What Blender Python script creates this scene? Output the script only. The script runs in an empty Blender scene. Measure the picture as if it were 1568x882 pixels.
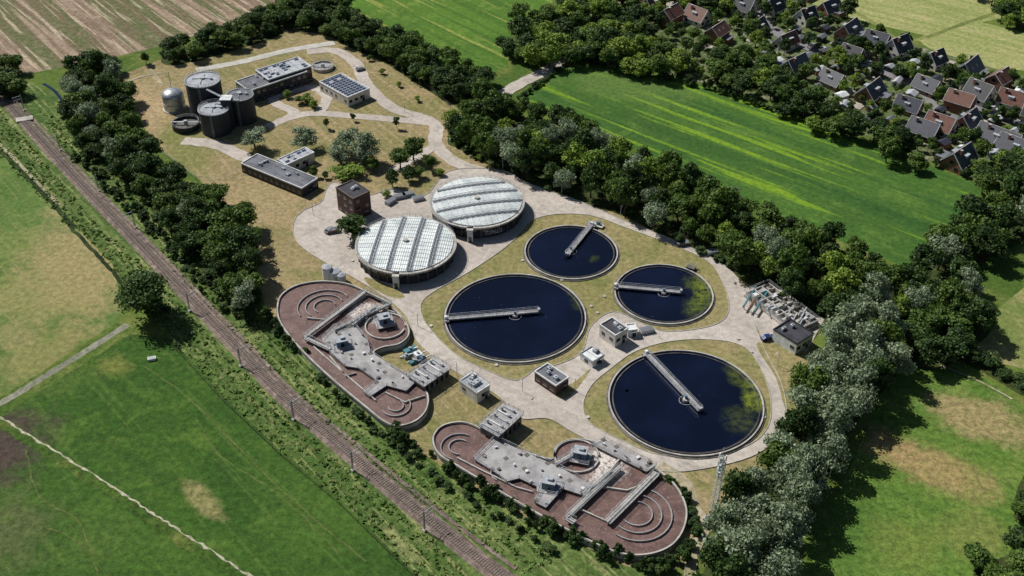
import bpy, math, random
import numpy as np
from mathutils import Vector, Matrix
R = random.Random(11)
rad = math.radians
# ---------------------------------------------------------------- image pixel frame
F = 1700.0; TH = rad(37.3); H = 220.0
CT, ST = math.cos(TH), math.sin(TH)
def g(u, v, z=0.0):
    """image pixel, unprojected through the camera -> metric position on the horizontal plane z"""
    x = (u-784)/F; y = (441-v)/F  # u, v are image pixel coordinates, cast as a camera ray
    d = (x, CT+y*ST, -ST+y*CT)
    t = (H-z)/(-d[2])
    return Vector((d[0]*t, d[1]*t, z))
def G(pts, z=0.0): return [g(u, v, z) for u, v in pts]
def pxm(v):
    y = (441-v)/F
    return F*(ST-y*CT)/H      # image pixels per metre
def C(r, gg, b, k=1.0):
    f = lambda c: ((c/255+0.055)/1.055)**2.4 if c > 10 else c/255/12.92
    return (f(r)*k, f(gg)*k, f(b)*k, 1)
def smooth(pts, closed=True, n=6):
    out = []; N = len(pts)
    rng = range(N) if closed else range(N-1)
    for i in rng:
        if closed: p0, p1, p2, p3 = pts[i-1], pts[i], pts[(i+1) % N], pts[(i+2) % N]
        else: p0, p1, p2, p3 = pts[max(i-1, 0)], pts[i], pts[i+1], pts[min(i+2, N-1)]
        for k in range(n):
            t = k/n
            out.append(0.5*((2*p1)+(p2-p0)*t+(2*p0-5*p1+4*p2-p3)*t*t+(3*p1-p0-3*p2+p3)*t**3))
    if not closed: out.append(pts[-1].copy())
    return out
# ---------------------------------------------------------------- materials
def newmat(name):
    m = bpy.data.materials.new(name); m.use_nodes = True
    nt = m.node_tree; b = nt.nodes['Principled BSDF']
    return m, nt, nt.nodes, nt.links, b
def mathn(nt, op, a, b=None, c=None):
    n = nt.nodes.new('ShaderNodeMath'); n.operation = op
    for i, x in enumerate((a, b, c)):
        if x is None: continue
        if isinstance(x, (int, float)): n.inputs[i].default_value = x
        else: nt.links.new(x, n.inputs[i])
    return n.outputs[0]
def mixc(nt, fac, a, b, mode='MIX'):
    n = nt.nodes.new('ShaderNodeMix'); n.data_type = 'RGBA'; n.blend_type = mode
    for i, x in ((0, fac), (6, a), (7, b)):
        if isinstance(x, (int, float, tuple)): n.inputs[i].default_value = x
        else: nt.links.new(x, n.inputs[i])
    return n.outputs[2]
def noisen(nt, vec, scale, detail=4, rough=.55, dist=0.0):
    n = nt.nodes.new('ShaderNodeTexNoise'); n.inputs['Scale'].default_value = scale
    n.inputs['Detail'].default_value = detail; n.inputs['Roughness'].default_value = rough
    n.inputs['Distortion'].default_value = dist
    nt.links.new(vec, n.inputs['Vector']); return n.outputs['Fac']
def ramp(nt, x, lo, hi, a=0.0, b=1.0):
    n = nt.nodes.new('ShaderNodeMapRange'); n.interpolation_type = 'SMOOTHSTEP'
    nt.links.new(x, n.inputs[0])
    for i, val in zip((1, 2, 3, 4), (lo, hi, a, b)): n.inputs[i].default_value = val
    return n.outputs[0]
def posn(nt): return nt.nodes.new('ShaderNodeNewGeometry').outputs['Position']
def dotn(nt, vec, d):
    n = nt.nodes.new('ShaderNodeVectorMath'); n.operation = 'DOT_PRODUCT'
    nt.links.new(vec, n.inputs[0]); n.inputs[1].default_value = d; return n.outputs['Value']
def blobmask(nt, pos, p, q, w, soft=.5):
    """mask of an elongated patch of ground from p to q with half width w (metres)"""
    c = (p+q)/2; d = q-p; L = max(d.length/2, .1); d.normalize(); n = Vector((-d.y, d.x, 0))
    a = mathn(nt, 'SUBTRACT', dotn(nt, pos, d), c.dot(d)); b = mathn(nt, 'SUBTRACT', dotn(nt, pos, n), c.dot(n))
    a = mathn(nt, 'DIVIDE', a, L); b = mathn(nt, 'DIVIDE', b, w)
    r = mathn(nt, 'SQRT', mathn(nt, 'ADD', mathn(nt, 'MULTIPLY', a, a), mathn(nt, 'MULTIPLY', b, b)))
    r = mathn(nt, 'ADD', r, mathn(nt, 'MULTIPLY', mathn(nt, 'SUBTRACT', noisen(nt, pos, .10, 8, .72), .5), 2.8))
    return ramp(nt, r, 1.0-soft, 1.0+soft, 1, 0)
def ground_mat(name, c1, c2, c3, s1=.012, s2=.07, stripes=(), blobs=(), fine=.45, bump=.0):
    m, nt, N, L, b = newmat(name); pos = posn(nt)
    col = mixc(nt, ramp(nt, noisen(nt, pos, s1, 5, .6, .5), .38, .62), c1, c2)
    col = mixc(nt, ramp(nt, noisen(nt, pos, s2, 7, .68, .8), .48, .70), col, c3)
    for (pa, pb, width, sc, lo, hi, amt) in stripes:
        d = (g(*pb)-g(*pa)).normalized(); n = Vector((-d.y, d.x, 0))
        cb = N.new('ShaderNodeCombineXYZ')
        L.new(mathn(nt, 'MULTIPLY', dotn(nt, pos, n), 1.0/width), cb.inputs[0])
        L.new(mathn(nt, 'MULTIPLY', dotn(nt, pos, d), .04/width), cb.inputs[1])
        f = noisen(nt, cb.outputs[0], 1.0, 2.5, .6, .15)
        f = ramp(nt, f, lo, hi)
        f = mathn(nt, 'MULTIPLY', f, mathn(nt, 'MULTIPLY', ramp(nt, noisen(nt, pos, .3, 8, .75), .3, .6, .45, 1), amt))
        col = mixc(nt, f, col, sc)
    for (pa, pb, w, bc, amt) in blobs:
        f = mathn(nt, 'MULTIPLY', blobmask(nt, pos, g(*pa), g(*pb), w), amt)
        f = mathn(nt, 'MULTIPLY', f, ramp(nt, noisen(nt, pos, .5, 9, .8), .32, .6, .35, 1))
        col = mixc(nt, f, col, bc)
    f1 = ramp(nt, noisen(nt, pos, .55, 10, .78), .3, .7, 1-fine*.75, 1+fine*.75)
    f2 = ramp(nt, noisen(nt, pos, 3.0, 3, .7), .25, .75, 1-fine*.4, 1+fine*.4)
    f = mathn(nt, 'MULTIPLY', f1, f2)
    cx = N.new('ShaderNodeCombineColor')
    for i in range(3): L.new(f, cx.inputs[i])
    col = mixc(nt, 1.0, col, cx.outputs[0], 'MULTIPLY')
    L.new(col, b.inputs['Base Color']); b.inputs['Roughness'].default_value = .95
    b.inputs['Specular IOR Level'].default_value = .15
    if bump:
        bn = N.new('ShaderNodeBump'); bn.inputs['Distance'].default_value = bump; bn.inputs['Strength'].default_value = .8
        L.new(noisen(nt, pos, .8, 8, .75), bn.inputs['Height']); L.new(bn.outputs[0], b.inputs['Normal'])
    return m
def simple(name, c, c2=None, rough=.7, scale=.6, metal=0, amt=.5, spec=.4):
    m, nt, N, L, b = newmat(name)
    tc = N.new('ShaderNodeTexCoord').outputs['Object']
    c2 = c2 or tuple(x*.65 for x in c[:3])+(1,)
    col = mixc(nt, ramp(nt, noisen(nt, tc, scale, 8, .7), .35, .7, 0, 1), c, c2)
    col2 = mixc(nt, ramp(nt, noisen(nt, tc, scale*7, 5, .7), .5, .8, 0, amt), col, c2)
    L.new(col2, b.inputs['Base Color']); b.inputs['Roughness'].default_value = rough
    b.inputs['Metallic'].default_value = metal; b.inputs['Specular IOR Level'].default_value = spec
    return m
def brickmat(name, c, c2, mortar):
    m, nt, N, L, b = newmat(name)
    tc = N.new('ShaderNodeTexCoord').outputs['Object']
    br = N.new('ShaderNodeTexBrick'); br.inputs['Color1'].default_value = c; br.inputs['Color2'].default_value = c2
    br.inputs['Mortar'].default_value = mortar; br.inputs['Scale'].default_value = 3; br.inputs['Mortar Size'].default_value = .015
    mp = N.new('ShaderNodeMapping'); mp.inputs['Rotation'].default_value = (rad(90), 0, 0); L.new(tc, mp.inputs[0]); L.new(mp.outputs[0], br.inputs[0])
    col = mixc(nt, ramp(nt, noisen(nt, tc, .5, 6), .4, .7, 0, .4), br.outputs[0], c2)
    L.new(col, b.inputs['Base Color']); b.inputs['Roughness'].default_value = .9
    return m
def K(c, k): return tuple(x*k for x in c[:3])+(1,)
def leafmat(name, ca, cb, cc, k=1.3):
    ca, cb, cc = K(ca, k), K(cb, k), K(cc, k*1.1)
    m, nt, N, L, b = newmat(name)
    oi = N.new('ShaderNodeObjectInfo'); pos = posn(nt)
    col = mixc(nt, oi.outputs['Random'], ca, cb)
    col = mixc(nt, ramp(nt, noisen(nt, pos, .45, 4, .6), .42, .68), col, cc)
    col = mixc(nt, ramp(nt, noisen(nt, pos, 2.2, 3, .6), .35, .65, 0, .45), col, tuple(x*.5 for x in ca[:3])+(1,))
    L.new(col, b.inputs['Base Color']); b.inputs['Roughness'].default_value = .6; b.inputs['Specular IOR Level'].default_value = .3
    tr = N.new('ShaderNodeBsdfTranslucent'); L.new(col, tr.inputs[0])
    mx = N.new('ShaderNodeMixShader'); mx.inputs[0].default_value = .25
    L.new(b.outputs[0], mx.inputs[1]); L.new(tr.outputs[0], mx.inputs[2]); L.new(mx.outputs[0], N['Material Output'].inputs[0])
    return m
M = {}
M['conc'] = simple('concrete', C(190,187,181), C(142,139,131), .85, .3)
M['concdark'] = simple('concrete_weathered', C(116,112,106), C(70,68,62), .9, .4)
M['deck'] = simple('deck_concrete', C(168,167,167), C(130,127,128), .85, .25)
M['steel'] = simple('galvanised_steel', C(190,195,200), C(130,135,140), .5, 1.0, .3)
M['white'] = simple('white_panel', C(226,229,229), C(180,184,184), .5, .4)
M['cover'] = simple('cover_panel', C(226,232,230), C(182,191,191), .45, .15, .05)
M['darkgrey'] = simple('dark_cladding', C(48,52,62), C(32,35,42), .6, .4)
M['roofgrey'] = simple('bitumen_roof', C(118,121,128), C(84,86,92), .9, .2)
M['rooflight'] = simple('light_roof', C(174,179,184), C(132,136,142), .8, .2)
M['roofdark'] = simple('dark_roof', C(66,66,74), C(42,42,48), .85, .3)
M['glass'] = simple('window_glass', C(25,32,42), C(15,20,28), .12, 1, 0, .2, .8)
M['teal'] = simple('teal_equipment', C(70,130,142), C(50,96,108), .5, 1)
M['blue'] = simple('blue_grey_cabin', C(95,120,150), C(70,90,115), .6, 1)
M['rust'] = simple('rusty_pipe', C(120,84,66), C(90,58,44), .8, 1)
M['brick'] = brickmat('brown_brick', C(84,56,50), C(64,44,40), C(110,98,90))
M['brick2'] = brickmat('red_brick', C(146,94,74), C(116,74,58), C(150,135,120))
M['brickwhite'] = simple('white_render', C(222,218,210), C(186,182,174), .9, .5)
M['tile'] = simple('slate_tiles', C(62,66,78), C(42,45,54), .5, 1.2, 0, .7, .5)
M['tile2'] = simple('brown_tiles', C(118,80,66), C(86,60,52), .6, 1.2, 0, .7)
M['tile3'] = simple('grey_tiles', C(88,90,98), C(62,64,72), .5, 1.2, 0, .7, .5)
M['tile4'] = simple('anthracite_tiles', C(50,50,56), C(36,36,42), .55, 1.2, 0, .7, .5)
M['solar'] = simple('solar_panel', C(70,84,110), C(52,64,88), .25, 1, .1, .3, .8)
M['bark'] = simple('bark', C(80,66,52), C(50,42,34), .95, 2)
M['rail'] = simple('rail_steel', C(168,158,150), C(130,118,110), .35, 1, .5)
M['sleeper'] = simple('sleeper', C(124,112,104), C(94,84,78), .9, 1)
M['tyre'] = simple('tyre_rubber', C(25,25,25), None, .9, 1)
M['silver'] = simple('silver_tank', C(185,190,195), C(150,155,160), .35, .5, .5)
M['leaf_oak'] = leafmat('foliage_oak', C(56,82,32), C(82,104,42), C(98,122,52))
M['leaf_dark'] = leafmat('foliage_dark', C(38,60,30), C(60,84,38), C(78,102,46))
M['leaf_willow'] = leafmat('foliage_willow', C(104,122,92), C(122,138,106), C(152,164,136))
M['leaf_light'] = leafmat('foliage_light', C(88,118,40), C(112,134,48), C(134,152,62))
M['weeds'] = leafmat('weeds', C(96,120,56), C(96,120,56), C(142,150,92), 1.35)
M['weedsdark'] = leafmat('weeds_dark', C(66,96,38), C(66,96,38), C(96,120,56), 1.3)
M['weedsdry'] = leafmat('weeds_dry', C(140,130,84), C(140,130,84), C(166,152,106), 1.35)
M['ballast'] = ground_mat('ballast', C(122,108,100), C(106,94,88), C(150,136,126), .05, .5, fine=.6)
def water(name, deep, algae=None):
    m, nt, N, L, b = newmat(name); pos = posn(nt)
    col = mixc(nt, ramp(nt, noisen(nt, pos, .05, 4), .4, .7), deep, K(deep, 1.6))
    if algae:
        for (pa, pb, w, amt) in algae:
            f = blobmask(nt, pos, g(*pa), g(*pb), w, .6)
            f = mathn(nt, 'MULTIPLY', f, ramp(nt, noisen(nt, pos, .5, 8, .8), .36, .62, 0, amt))
            col = mixc(nt, f, col, C(118,132,44))
    f = ramp(nt, noisen(nt, pos, 1.1, 2, .5), .76, .80, 0, .5)
    col = mixc(nt, f, col, C(120,130,140))
    L.new(col, b.inputs['Base Color']); b.inputs['Roughness'].default_value = .08
    b.inputs['IOR'].default_value = 1.33
    bn = N.new('ShaderNodeBump'); bn.inputs['Distance'].default_value = .02; bn.inputs['Strength'].default_value = .25
    L.new(noisen(nt, pos, 2.5, 3), bn.inputs['Height']); L.new(bn.outputs[0], b.inputs['Normal'])
    return m
def sludge(name, foam):
    m, nt, N, L, b = newmat(name); pos = posn(nt)
    col = mixc(nt, ramp(nt, noisen(nt, pos, .12, 6, .6, 1.5), .4, .65), C(112,88,82), C(90,69,64))
    col = mixc(nt, ramp(nt, noisen(nt, pos, 1.4, 8, .75, 1.0), .52, .66, 0, .5), col, C(168,150,142))
    col = mixc(nt, ramp(nt, noisen(nt, pos, .25, 6, .7, 2.0), .56, .66, 0, .35), col, C(156,136,128))
    for (pa, pb, w) in foam:
        f = blobmask(nt, pos, g(*pa), g(*pb), w, .35)
        f = mathn(nt, 'MULTIPLY', f, ramp(nt, noisen(nt, pos, .7, 8, .8, 1.2), .40, .58, 0, .95))
        col = mixc(nt, f, col, C(218,211,203))
    L.new(col, b.inputs['Base Color']); b.inputs['Roughness'].default_value = .4
    return m
# ---------------------------------------------------------------- mesh builder
class Geo:
    def __init__(s): s.v = []; s.f = []; s.m = []; s.mats = []
    def mi(s, mat):
        if mat not in s.mats: s.mats.append(mat)
        return s.mats.index(mat)
    def add(s, vs, fs, mat):
        o = len(s.v); s.v += [tuple(p) for p in vs]; k = s.mi(mat)
        for f in fs: s.f.append(tuple(i+o for i in f)); s.m.append(k)
    def box(s, c, size, mat, rot=0.0):
        x, y, z = [a/2 for a in size]; cr, sr = math.cos(rot), math.sin(rot)
        vs = []
        for dz in (-z, z):
            for dx, dy in ((-x, -y), (x, -y), (x, y), (-x, y)):
                vs.append((c[0]+dx*cr-dy*sr, c[1]+dx*sr+dy*cr, c[2]+dz))
        s.add(vs, [(3,2,1,0), (4,5,6,7), (0,1,5,4), (1,2,6,5), (2,3,7,6), (3,0,4,7)], mat)
    def bar(s, p, q, w, mat, h=None):
        p = Vector(p); q = Vector(q); d = q-p
        if d.length < 1e-4: return
        h = h or w; d.normalize()
        up = Vector((0, 0, 1)) if abs(d.z) < .95 else Vector((1, 0, 0))
        a = d.cross(up).normalized()*w/2; b = a.cross(d).normalized()*h/2
        vs = [p-a-b, p+a-b, p+a+b, p-a+b, q-a-b, q+a-b, q+a+b, q-a+b]
        s.add(vs, [(3,2,1,0), (4,5,6,7), (0,1,5,4), (1,2,6,5), (2,3,7,6), (3,0,4,7)], mat)
    def cyl(s, c, r, z0, z1, mat, n=48, r2=None, top=True):
        r2 = r if r2 is None else r2
        vs = [(c[0]+r*math.cos(6.28318*i/n), c[1]+r*math.sin(6.28318*i/n), z0) for i in range(n)]
        vs += [(c[0]+r2*math.cos(6.28318*i/n), c[1]+r2*math.sin(6.28318*i/n), z1) for i in range(n)]
        fs = [(i, (i+1) % n, n+(i+1) % n, n+i) for i in range(n)]
        if top: fs.append(tuple(range(n, 2*n)))
        s.add(vs, fs, mat)
    def prism(s, poly, z0, z1, mat, sidemat=None):
        n = len(poly)
        a = sum(poly[i-1][0]*poly[i][1]-poly[i][0]*poly[i-1][1] for i in range(n))
        if a < 0: poly = poly[::-1]
        s.add([(p[0], p[1], z1) for p in poly], [tuple(range(n))], mat)
        if z0 is not None:
            vs = [(p[0], p[1], z0) for p in poly]+[(p[0], p[1], z1) for p in poly]
            s.add(vs, [(i, (i+1) % n, n+(i+1) % n, n+i) for i in range(n)], sidemat or mat)
    def ribbon(s, pts, w, z0, z1, mat, closed=False, wb=None):
        n = len(pts); wb = wb or w; vs = []
        for i in range(n):
            a = pts[i-1] if (i > 0 or closed) else pts[i]; b = pts[(i+1) % n] if (i < n-1 or closed) else pts[i]
            d = Vector((b[0]-a[0], b[1]-a[1], 0)).normalized(); nn = Vector((-d.y, d.x, 0))
            for sd, ww, z in ((1, wb, z0), (1, w, z1), (-1, w, z1), (-1, wb, z0)):
                vs.append((pts[i][0]+nn.x*sd*ww/2, pts[i][1]+nn.y*sd*ww/2, z))
        fs = []
        for i in range(n if closed else n-1):
            j = (i+1) % n
            for k in range(3): fs.append((i*4+k, i*4+k+1, j*4+k+1, j*4+k))
        if not closed: fs += [(0, 1, 2, 3), ((n-1)*4+3, (n-1)*4+2, (n-1)*4+1, (n-1)*4)]
        s.add(vs, fs, mat)
    def railing(s, pts, z, mat, h=1.1, closed=False, step=2.0, t=.07):
        P = [Vector((p[0], p[1], z)) for p in pts]
        if closed: P.append(P[0])
        for a, b in zip(P, P[1:]):
            L = (b-a).length
            if L < .05: continue
            for hh in (h, h*.5): s.bar(a+Vector((0, 0, hh)), b+Vector((0, 0, hh)), t, mat)
            k = max(1, int(L/step))
            for i in range(k+1):
                p = a.lerp(b, i/k); s.bar(p, p+Vector((0, 0, h)), t, mat)
    def obj(s, name, parent=None, loc=(0, 0, 0), rot=0, shade=False):
        me = bpy.data.meshes.new(name); me.from_pydata(s.v, [], s.f)
        for m in s.mats: me.materials.append(m)
        me.polygons.foreach_set('material_index', s.m); me.update()
        o = bpy.data.objects.new(name, me); bpy.context.collection.objects.link(o)
        o.location = loc; o.rotation_euler = (0, 0, rot)
        if parent: o.parent = parent
        return o
def empty(name, loc=(0, 0, 0), rot=0):
    e = bpy.data.objects.new(name, None); bpy.context.collection.objects.link(e)
    e.location = loc; e.rotation_euler = (0, 0, rot); e.empty_display_size = 1; return e
LAY = [0]; STEP = .004
def sheet(name, px, mat, sm=True, lvl=None, n=6):
    LAY[0] += 1; z = STEP*LAY[0] if lvl is None else lvl
    P = [g(u, v) for u, v in px]
    if sm: P = smooth(P, True, n)
    q = Geo(); q.prism(P, None, z, mat); return q.obj(name)
def road(name, px, w, mat, sm=True, wob=.06, jit=0):
    LAY[0] += 1; z = STEP*LAY[0]
    P = [g(u, v) for u, v in px]
    if sm: P = smooth(P, False, 8)
    q = Geo(); n = len(P); vs = []
    for i in range(n):
        a = P[max(i-1, 0)]; b = P[min(i+1, n-1)]; d = (b-a).normalized(); nn = Vector((-d.y, d.x, 0))
        ww = w*(1+wob*math.sin(i*1.7)+wob*R.uniform(-1, 1)); c = P[i]+nn*R.uniform(-jit, jit)
        vs += [(c.x+nn.x*ww/2, c.y+nn.y*ww/2, z), (c.x-nn.x*ww/2, c.y-nn.y*ww/2, z)]
    q.add(vs, [(2*i+1, 2*i+3, 2*i+2, 2*i) for i in range(n-1)], mat); return q.obj(name)
# ---------------------------------------------------------------- ground and fields
gm = ground_mat('grass_base', C(70,94,38), C(92,110,48), C(112,118,62), blobs=[], bump=.15)
q = Geo(); q.prism([(-6000, -3000), (6000, -3000), (6000, 9000), (-6000, 9000)], None, 0, gm); q.obj('ground')
stub = ground_mat('stubble', C(148,132,114), C(132,116,98), C(164,148,126), .02, .12,
    stripes=[((40,0),(125,75), 14, C(80,92,52), .50, .54, .95), ((40,0),(125,75), 3, C(112,94,78), .45, .6, .8), ((40,0),(125,75), 2, C(182,168,146), .55, .64, .8)], fine=.5)
sheet('stubble_field', [(-500,-200), (-300,220), (-100,118), (0,112), (40,113), (130,97), (240,72), (340,42), (425,14), (440,-120)], stub, False)
f2 = ground_mat('meadow_north', C(84,118,44), C(74,106,40), C(106,130,56), .02, .09,
    stripes=[((560,0),(780,110), 9, C(58,92,34), .5, .6, .7), ((560,0),(780,110), 4, C(140,146,76), .57, .62, .8)])
sheet('meadow', [(500,-200), (900,-200), (880,-20), (835,10), (775,62), (778,98), (740,122), (640,80), (560,35), (520,0)], f2, False)
f3 = ground_mat('mown_field', C(70,104,42), C(62,94,40), C(86,116,50), .015, .08,
    stripes=[((868,150),(1390,350), 13, C(42,78,36), .46, .62, .85), ((868,140),(1390,340), 5, C(116,148,38), .555, .615, .9),
             ((868,150),(1390,350), 2.2, C(56,88,38), .5, .6, .6)],
    blobs=[((870,110),(1050,150), 14, C(96,118,58), .7), ((900,150),(1150,255), 5, C(48,80,34), .5)])
sheet('mown_field', [(868,92), (1020,117), (1190,165), (1350,225), (1510,288), (1460,350), (1390,410), (1240,350), (1000,240), (800,150)], f3, False)
f4 = ground_mat('hay_field', C(152,154,102), C(140,146,90), C(166,160,116), .02, .1,
    stripes=[((1300,10),(1500,60), 6, C(120,134,72), .45, .6, .7)])
sheet('hay_field', [(1120,-200), (1700,-200), (1800,20), (1568,20), (1500,35), (1420,55), (1330,35), (1240,5)], f4, False)
sheet('hay_field', [(1408,62), (1475,38), (1520,38), (1650,80), (1650,130), (1568,108), (1500,104)], f4)
road('lane', [(1250,-15), (1330,30), (1390,62), (1480,35), (1560,10), (1650,0)], 2.5, ground_mat('lane_grass', C(120,128,70), C(100,112,60), C(140,138,90)))
vil = ground_mat('village_ground', C(78,96,50), C(96,104,70), C(140,134,118), .04, .15, fine=.8)
sheet('village_ground', [(880,60), (900,-150), (1100,-150), (1240,10), (1330,45), (1420,75), (1568,118), (1720,180), (1760,340), (1568,280), (1500,278), (1350,218), (1190,158), (1020,112), (890,90)], vil, False)
f5 = ground_mat('pasture_west', C(86,112,54), C(78,104,48), C(106,124,66), .02, .09,
    stripes=[((0,230),(180,420), 4, C(104,118,68), .5, .62, .5), ((0,230),(180,420), 1.6, C(126,128,82), .58, .64, .6)],
    blobs=[((88,342),(165,480), 17, C(156,140,102), .95), ((-20,440),(130,480), 12, C(142,134,88), .8), ((0,585),(120,510), 10, C(138,130,84), .8), ((-20,380),(60,360), 12, C(116,126,70), .7), ((0,520),(60,510), 6, C(150,136,98), .6)])
sheet('pasture', [(-250,60), (-10,222), (40,262), (100,330), (172,405), (188,470), (182,492), (100,545), (0,612), (-300,760)], f5, False)
f6 = ground_mat('pasture_south', C(50,80,30), C(60,90,34), C(78,104,42), .02, .08, fine=.6,
    stripes=[((30,660),(380,882), 7, C(44,70,28), .5, .65, .6), ((260,520),(620,882), 2.4, C(82,104,48), .57, .63, .5)],
    blobs=[((283,738),(338,792), 2.6, C(138,130,88), .9), ((-30,640),(25,720), 14, C(74,62,58), 1), ((-60,700),(25,712), 10, C(74,62,58), 1), ((165,548),(190,570), 4, C(126,126,66), .7), ((0,760),(30,860), 10, C(94,98,64), .7), ((60,600),(140,570), 6, C(86,106,50), .5), ((400,700),(560,860), 12, C(74,102,42), .5), ((80,820),(200,850), 9, C(78,100,46), .5)])
sheet('pasture', [(-300,790), (0,640), (100,575), (200,512), (262,520), (345,610), (430,690), (520,765), (640,882), (760,980), (300,1100), (-300,1100)], f6, False)
f7 = ground_mat('meadow_east', C(88,116,48), C(80,108,44), C(108,126,62), .02, .08, bump=.2, fine=.65,
    stripes=[((1340,680),(1480,740), 4, C(70,98,42), .52, .62, .6)],
    blobs=[((1320,670),(1500,745), 6, C(160,132,96), .95), ((1430,625),(1590,665), 8, C(156,136,100), .9), ((1290,760),(1300,860), 10, C(66,96,40), .6), ((1400,700),(1520,760), 8, C(140,128,82), .7), ((1440,800),(1540,840), 8, C(124,124,70), .6), ((1350,800),(1420,870), 8, C(112,122,60), .6)])
sheet('meadow', [(1370,560), (1430,548), (1500,575), (1568,620), (1750,700), (1800,1100), (1150,1100), (1230,860), (1300,720)], f7, False)
f8 = ground_mat('meadow_small', C(106,120,64), C(120,126,74), C(144,138,92), .02, .1, blobs=[((1500,560),(1568,560), 12, C(156,144,106), .7), ((1540,420),(1568,450), 8, C(140,140,80), .7)])
sheet('meadow', [(1475,515), (1520,480), (1568,440), (1568,400), (1700,380), (1800,600), (1568,565), (1480,545)], f8, False)
weed = ground_mat('verge_weeds', C(88,108,56), C(68,94,42), C(124,130,82), .03, .25, fine=.7, bump=.3,
    stripes=[((290,455),(440,613), 3, C(58,82,36), .45, .6, .5), ((290,455),(440,613), 1.4, C(146,146,98), .54, .64, .7)])
sheet('railway_verge', [(-120,-40), (0,100), (90,150), (160,240), (240,320), (330,420), (400,490), (480,560), (600,665), (700,735), (820,800), (1000,880), (1250,1000), (900,1050), (640,882), (520,765), (430,690), (345,610), (262,520), (195,445), (172,400), (100,330), (40,262), (-10,222), (-250,60)], weed, False)
dirt = ground_mat('dry_path', C(168,158,136), C(144,136,112), C(128,128,90), .05, .4)
track = ground_mat('track_gravel', C(140,138,126), C(122,122,108), C(106,112,78), .05, .4)
road('track_verge', [(-80,660), (0,622), (60,586), (120,549), (196,500)], 7.0, ground_mat('verge_long', C(66,92,36), C(84,104,46), C(110,116,64), fine=.7))
road('farm_track', [(-80,655), (0,618), (60,582), (120,545), (196,497)], 2.4, track)
road('ditch_bank', [(-10,642), (30,665), (100,708), (180,760), (270,822), (330,860), (385,898), (450,940)], 3.2, ground_mat('ditch_weed', C(50,76,28), C(66,90,36), C(98,108,54), fine=.8), jit=.3)
road('dry_ditch', [(-10,634), (15,648), (60,676), (110,706), (160,737), (200,764), (245,793), (290,822), (340,854), (385,884), (450,930)], .5, simple('pale_ditch', C(190,184,164), C(104,108,74), .9, .5), wob=.5, jit=.3)
ditchm = ground_mat('ditch', C(46,62,34), C(34,48,26), C(70,84,48))
road('ditch_bank', [(-60,190), (0,232), (50,280), (90,322), (115,350)], 1.8, ditchm, jit=.3)
road('ditch_bank', [(105,345), (150,392), (180,425), (200,470)], 1.4, ditchm, jit=.3)
road('ditch_water', [(66,128), (84,140), (98,160), (100,178)], 1.4, water('ditch_water', C(24,40,60)))
road('gravel_path', [(-60,175), (0,222), (40,262), (92,315)], 1.2, dirt)
tr = ground_mat('trodden_grass', C(86,100,52), C(78,94,46), C(112,114,70), .1, .5)
for pts in ([(40,690), (60,760), (120,800), (150,882)], [(300,640), (340,700), (430,760), (520,850)], [(0,800), (80,810), (150,850)], [(220,560), (300,620), (420,740), (560,860)]): road('cattle_track', pts, .4, tr, wob=.4, jit=.3)
# ---- plant grounds
dry = ground_mat('dry_lawn', C(148,132,99), C(132,123,85), C(110,113,66), .03, .06, fine=.5,
    stripes=[((640,160),(1040,360), 3.5, C(124,118,80), .5, .62, .4), ((340,300),(450,420), 2.2, C(164,147,114), .54, .62, .5)],
    blobs=[((260,190),(310,260), 8, C(110,118,64), .8), ((190,130),(240,200), 10, C(170,148,116), .8), ((340,300),(450,330), 14, C(158,140,106), .7), ((400,400),(440,440), 6, C(162,144,110), .6)])
sheet('plant_lawn', [(178,118), (245,92), (330,72), (430,45), (500,45), (575,78), (640,118), (700,165), (800,245), (960,320), (1100,385), (1240,470), (1250,560), (1225,640), (1160,730), (1100,800), (1060,850), (1030,875), (960,868), (820,800), (690,725), (600,660), (480,560), (410,490), (395,420), (370,350), (300,270), (240,225), (205,170)], dry, False)
FLOOR = [LAY[0]]; LAY[0] += 16
pave = ground_mat('paving', C(185,177,168), C(172,163,154), C(156,149,141), .03, .15, fine=.26,
    stripes=[((700,240),(1100,420), 2.5, C(162,152,143), .54, .64, .35), ((650,540),(860,640), 1.5, C(198,190,180), .56, .64, .35)])
grassI = ground_mat('island_lawn', C(142,131,94), C(128,123,80), C(110,115,66), .04, .09, fine=.5)
yard = [(449,345), (462,325), (492,310), (500,290), (515,280), (560,300), (600,290), (650,300), (690,262), (770,262), (810,283), (880,306), (960,340), (1040,372), (1110,408), (1140,445), (1153,490), (1170,535), (1197,590), (1204,640), (1190,672), (1150,700), (1080,718), (1010,722), (940,694), (880,664), (840,642), (795,640), (760,605), (690,565), (640,525), (622,485), (588,455), (545,428), (490,398), (456,372)]
sheet('paved_yard', yard, pave)
isl = [[(645,465), (665,447), (705,425), (745,400), (785,370), (812,340), (850,329), (905,331), (960,350), (1040,380), (1085,402), (1105,430), (1116,465), (1108,490), (1075,503), (1020,508), (985,497), (940,478), (905,500), (890,540), (850,560), (825,562), (792,583), (750,570), (700,545), (665,512), (648,488)],
 [(893,622), (905,592), (935,565), (975,538), (1030,523), (1090,521), (1135,530), (1160,556), (1178,600), (1178,648), (1150,680), (1090,698), (1010,697), (950,674), (905,650)],
 [(1158,528), (1190,530), (1240,545), (1232,600), (1215,650), (1200,620), (1188,580)], [(568,440), (560,425), (600,440), (620,455), (600,456)], [(850,600), (880,585), (905,565), (880,600), (862,612)]]
for p in isl: sheet('island_lawn', p, grassI)
kq = Geo()
for p in isl[:2]+[yard]: kq.ribbon(smooth(G(p), True, 6), .18, 0, .36, M['conc'], True)
kq.obj('kerb')
road('service_road', [(470,80), (512,78), (545,98), (562,130), (600,165), (650,182), (668,195), (668,222), (700,250), (770,272), (830,296)], 5.5, pave)
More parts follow.
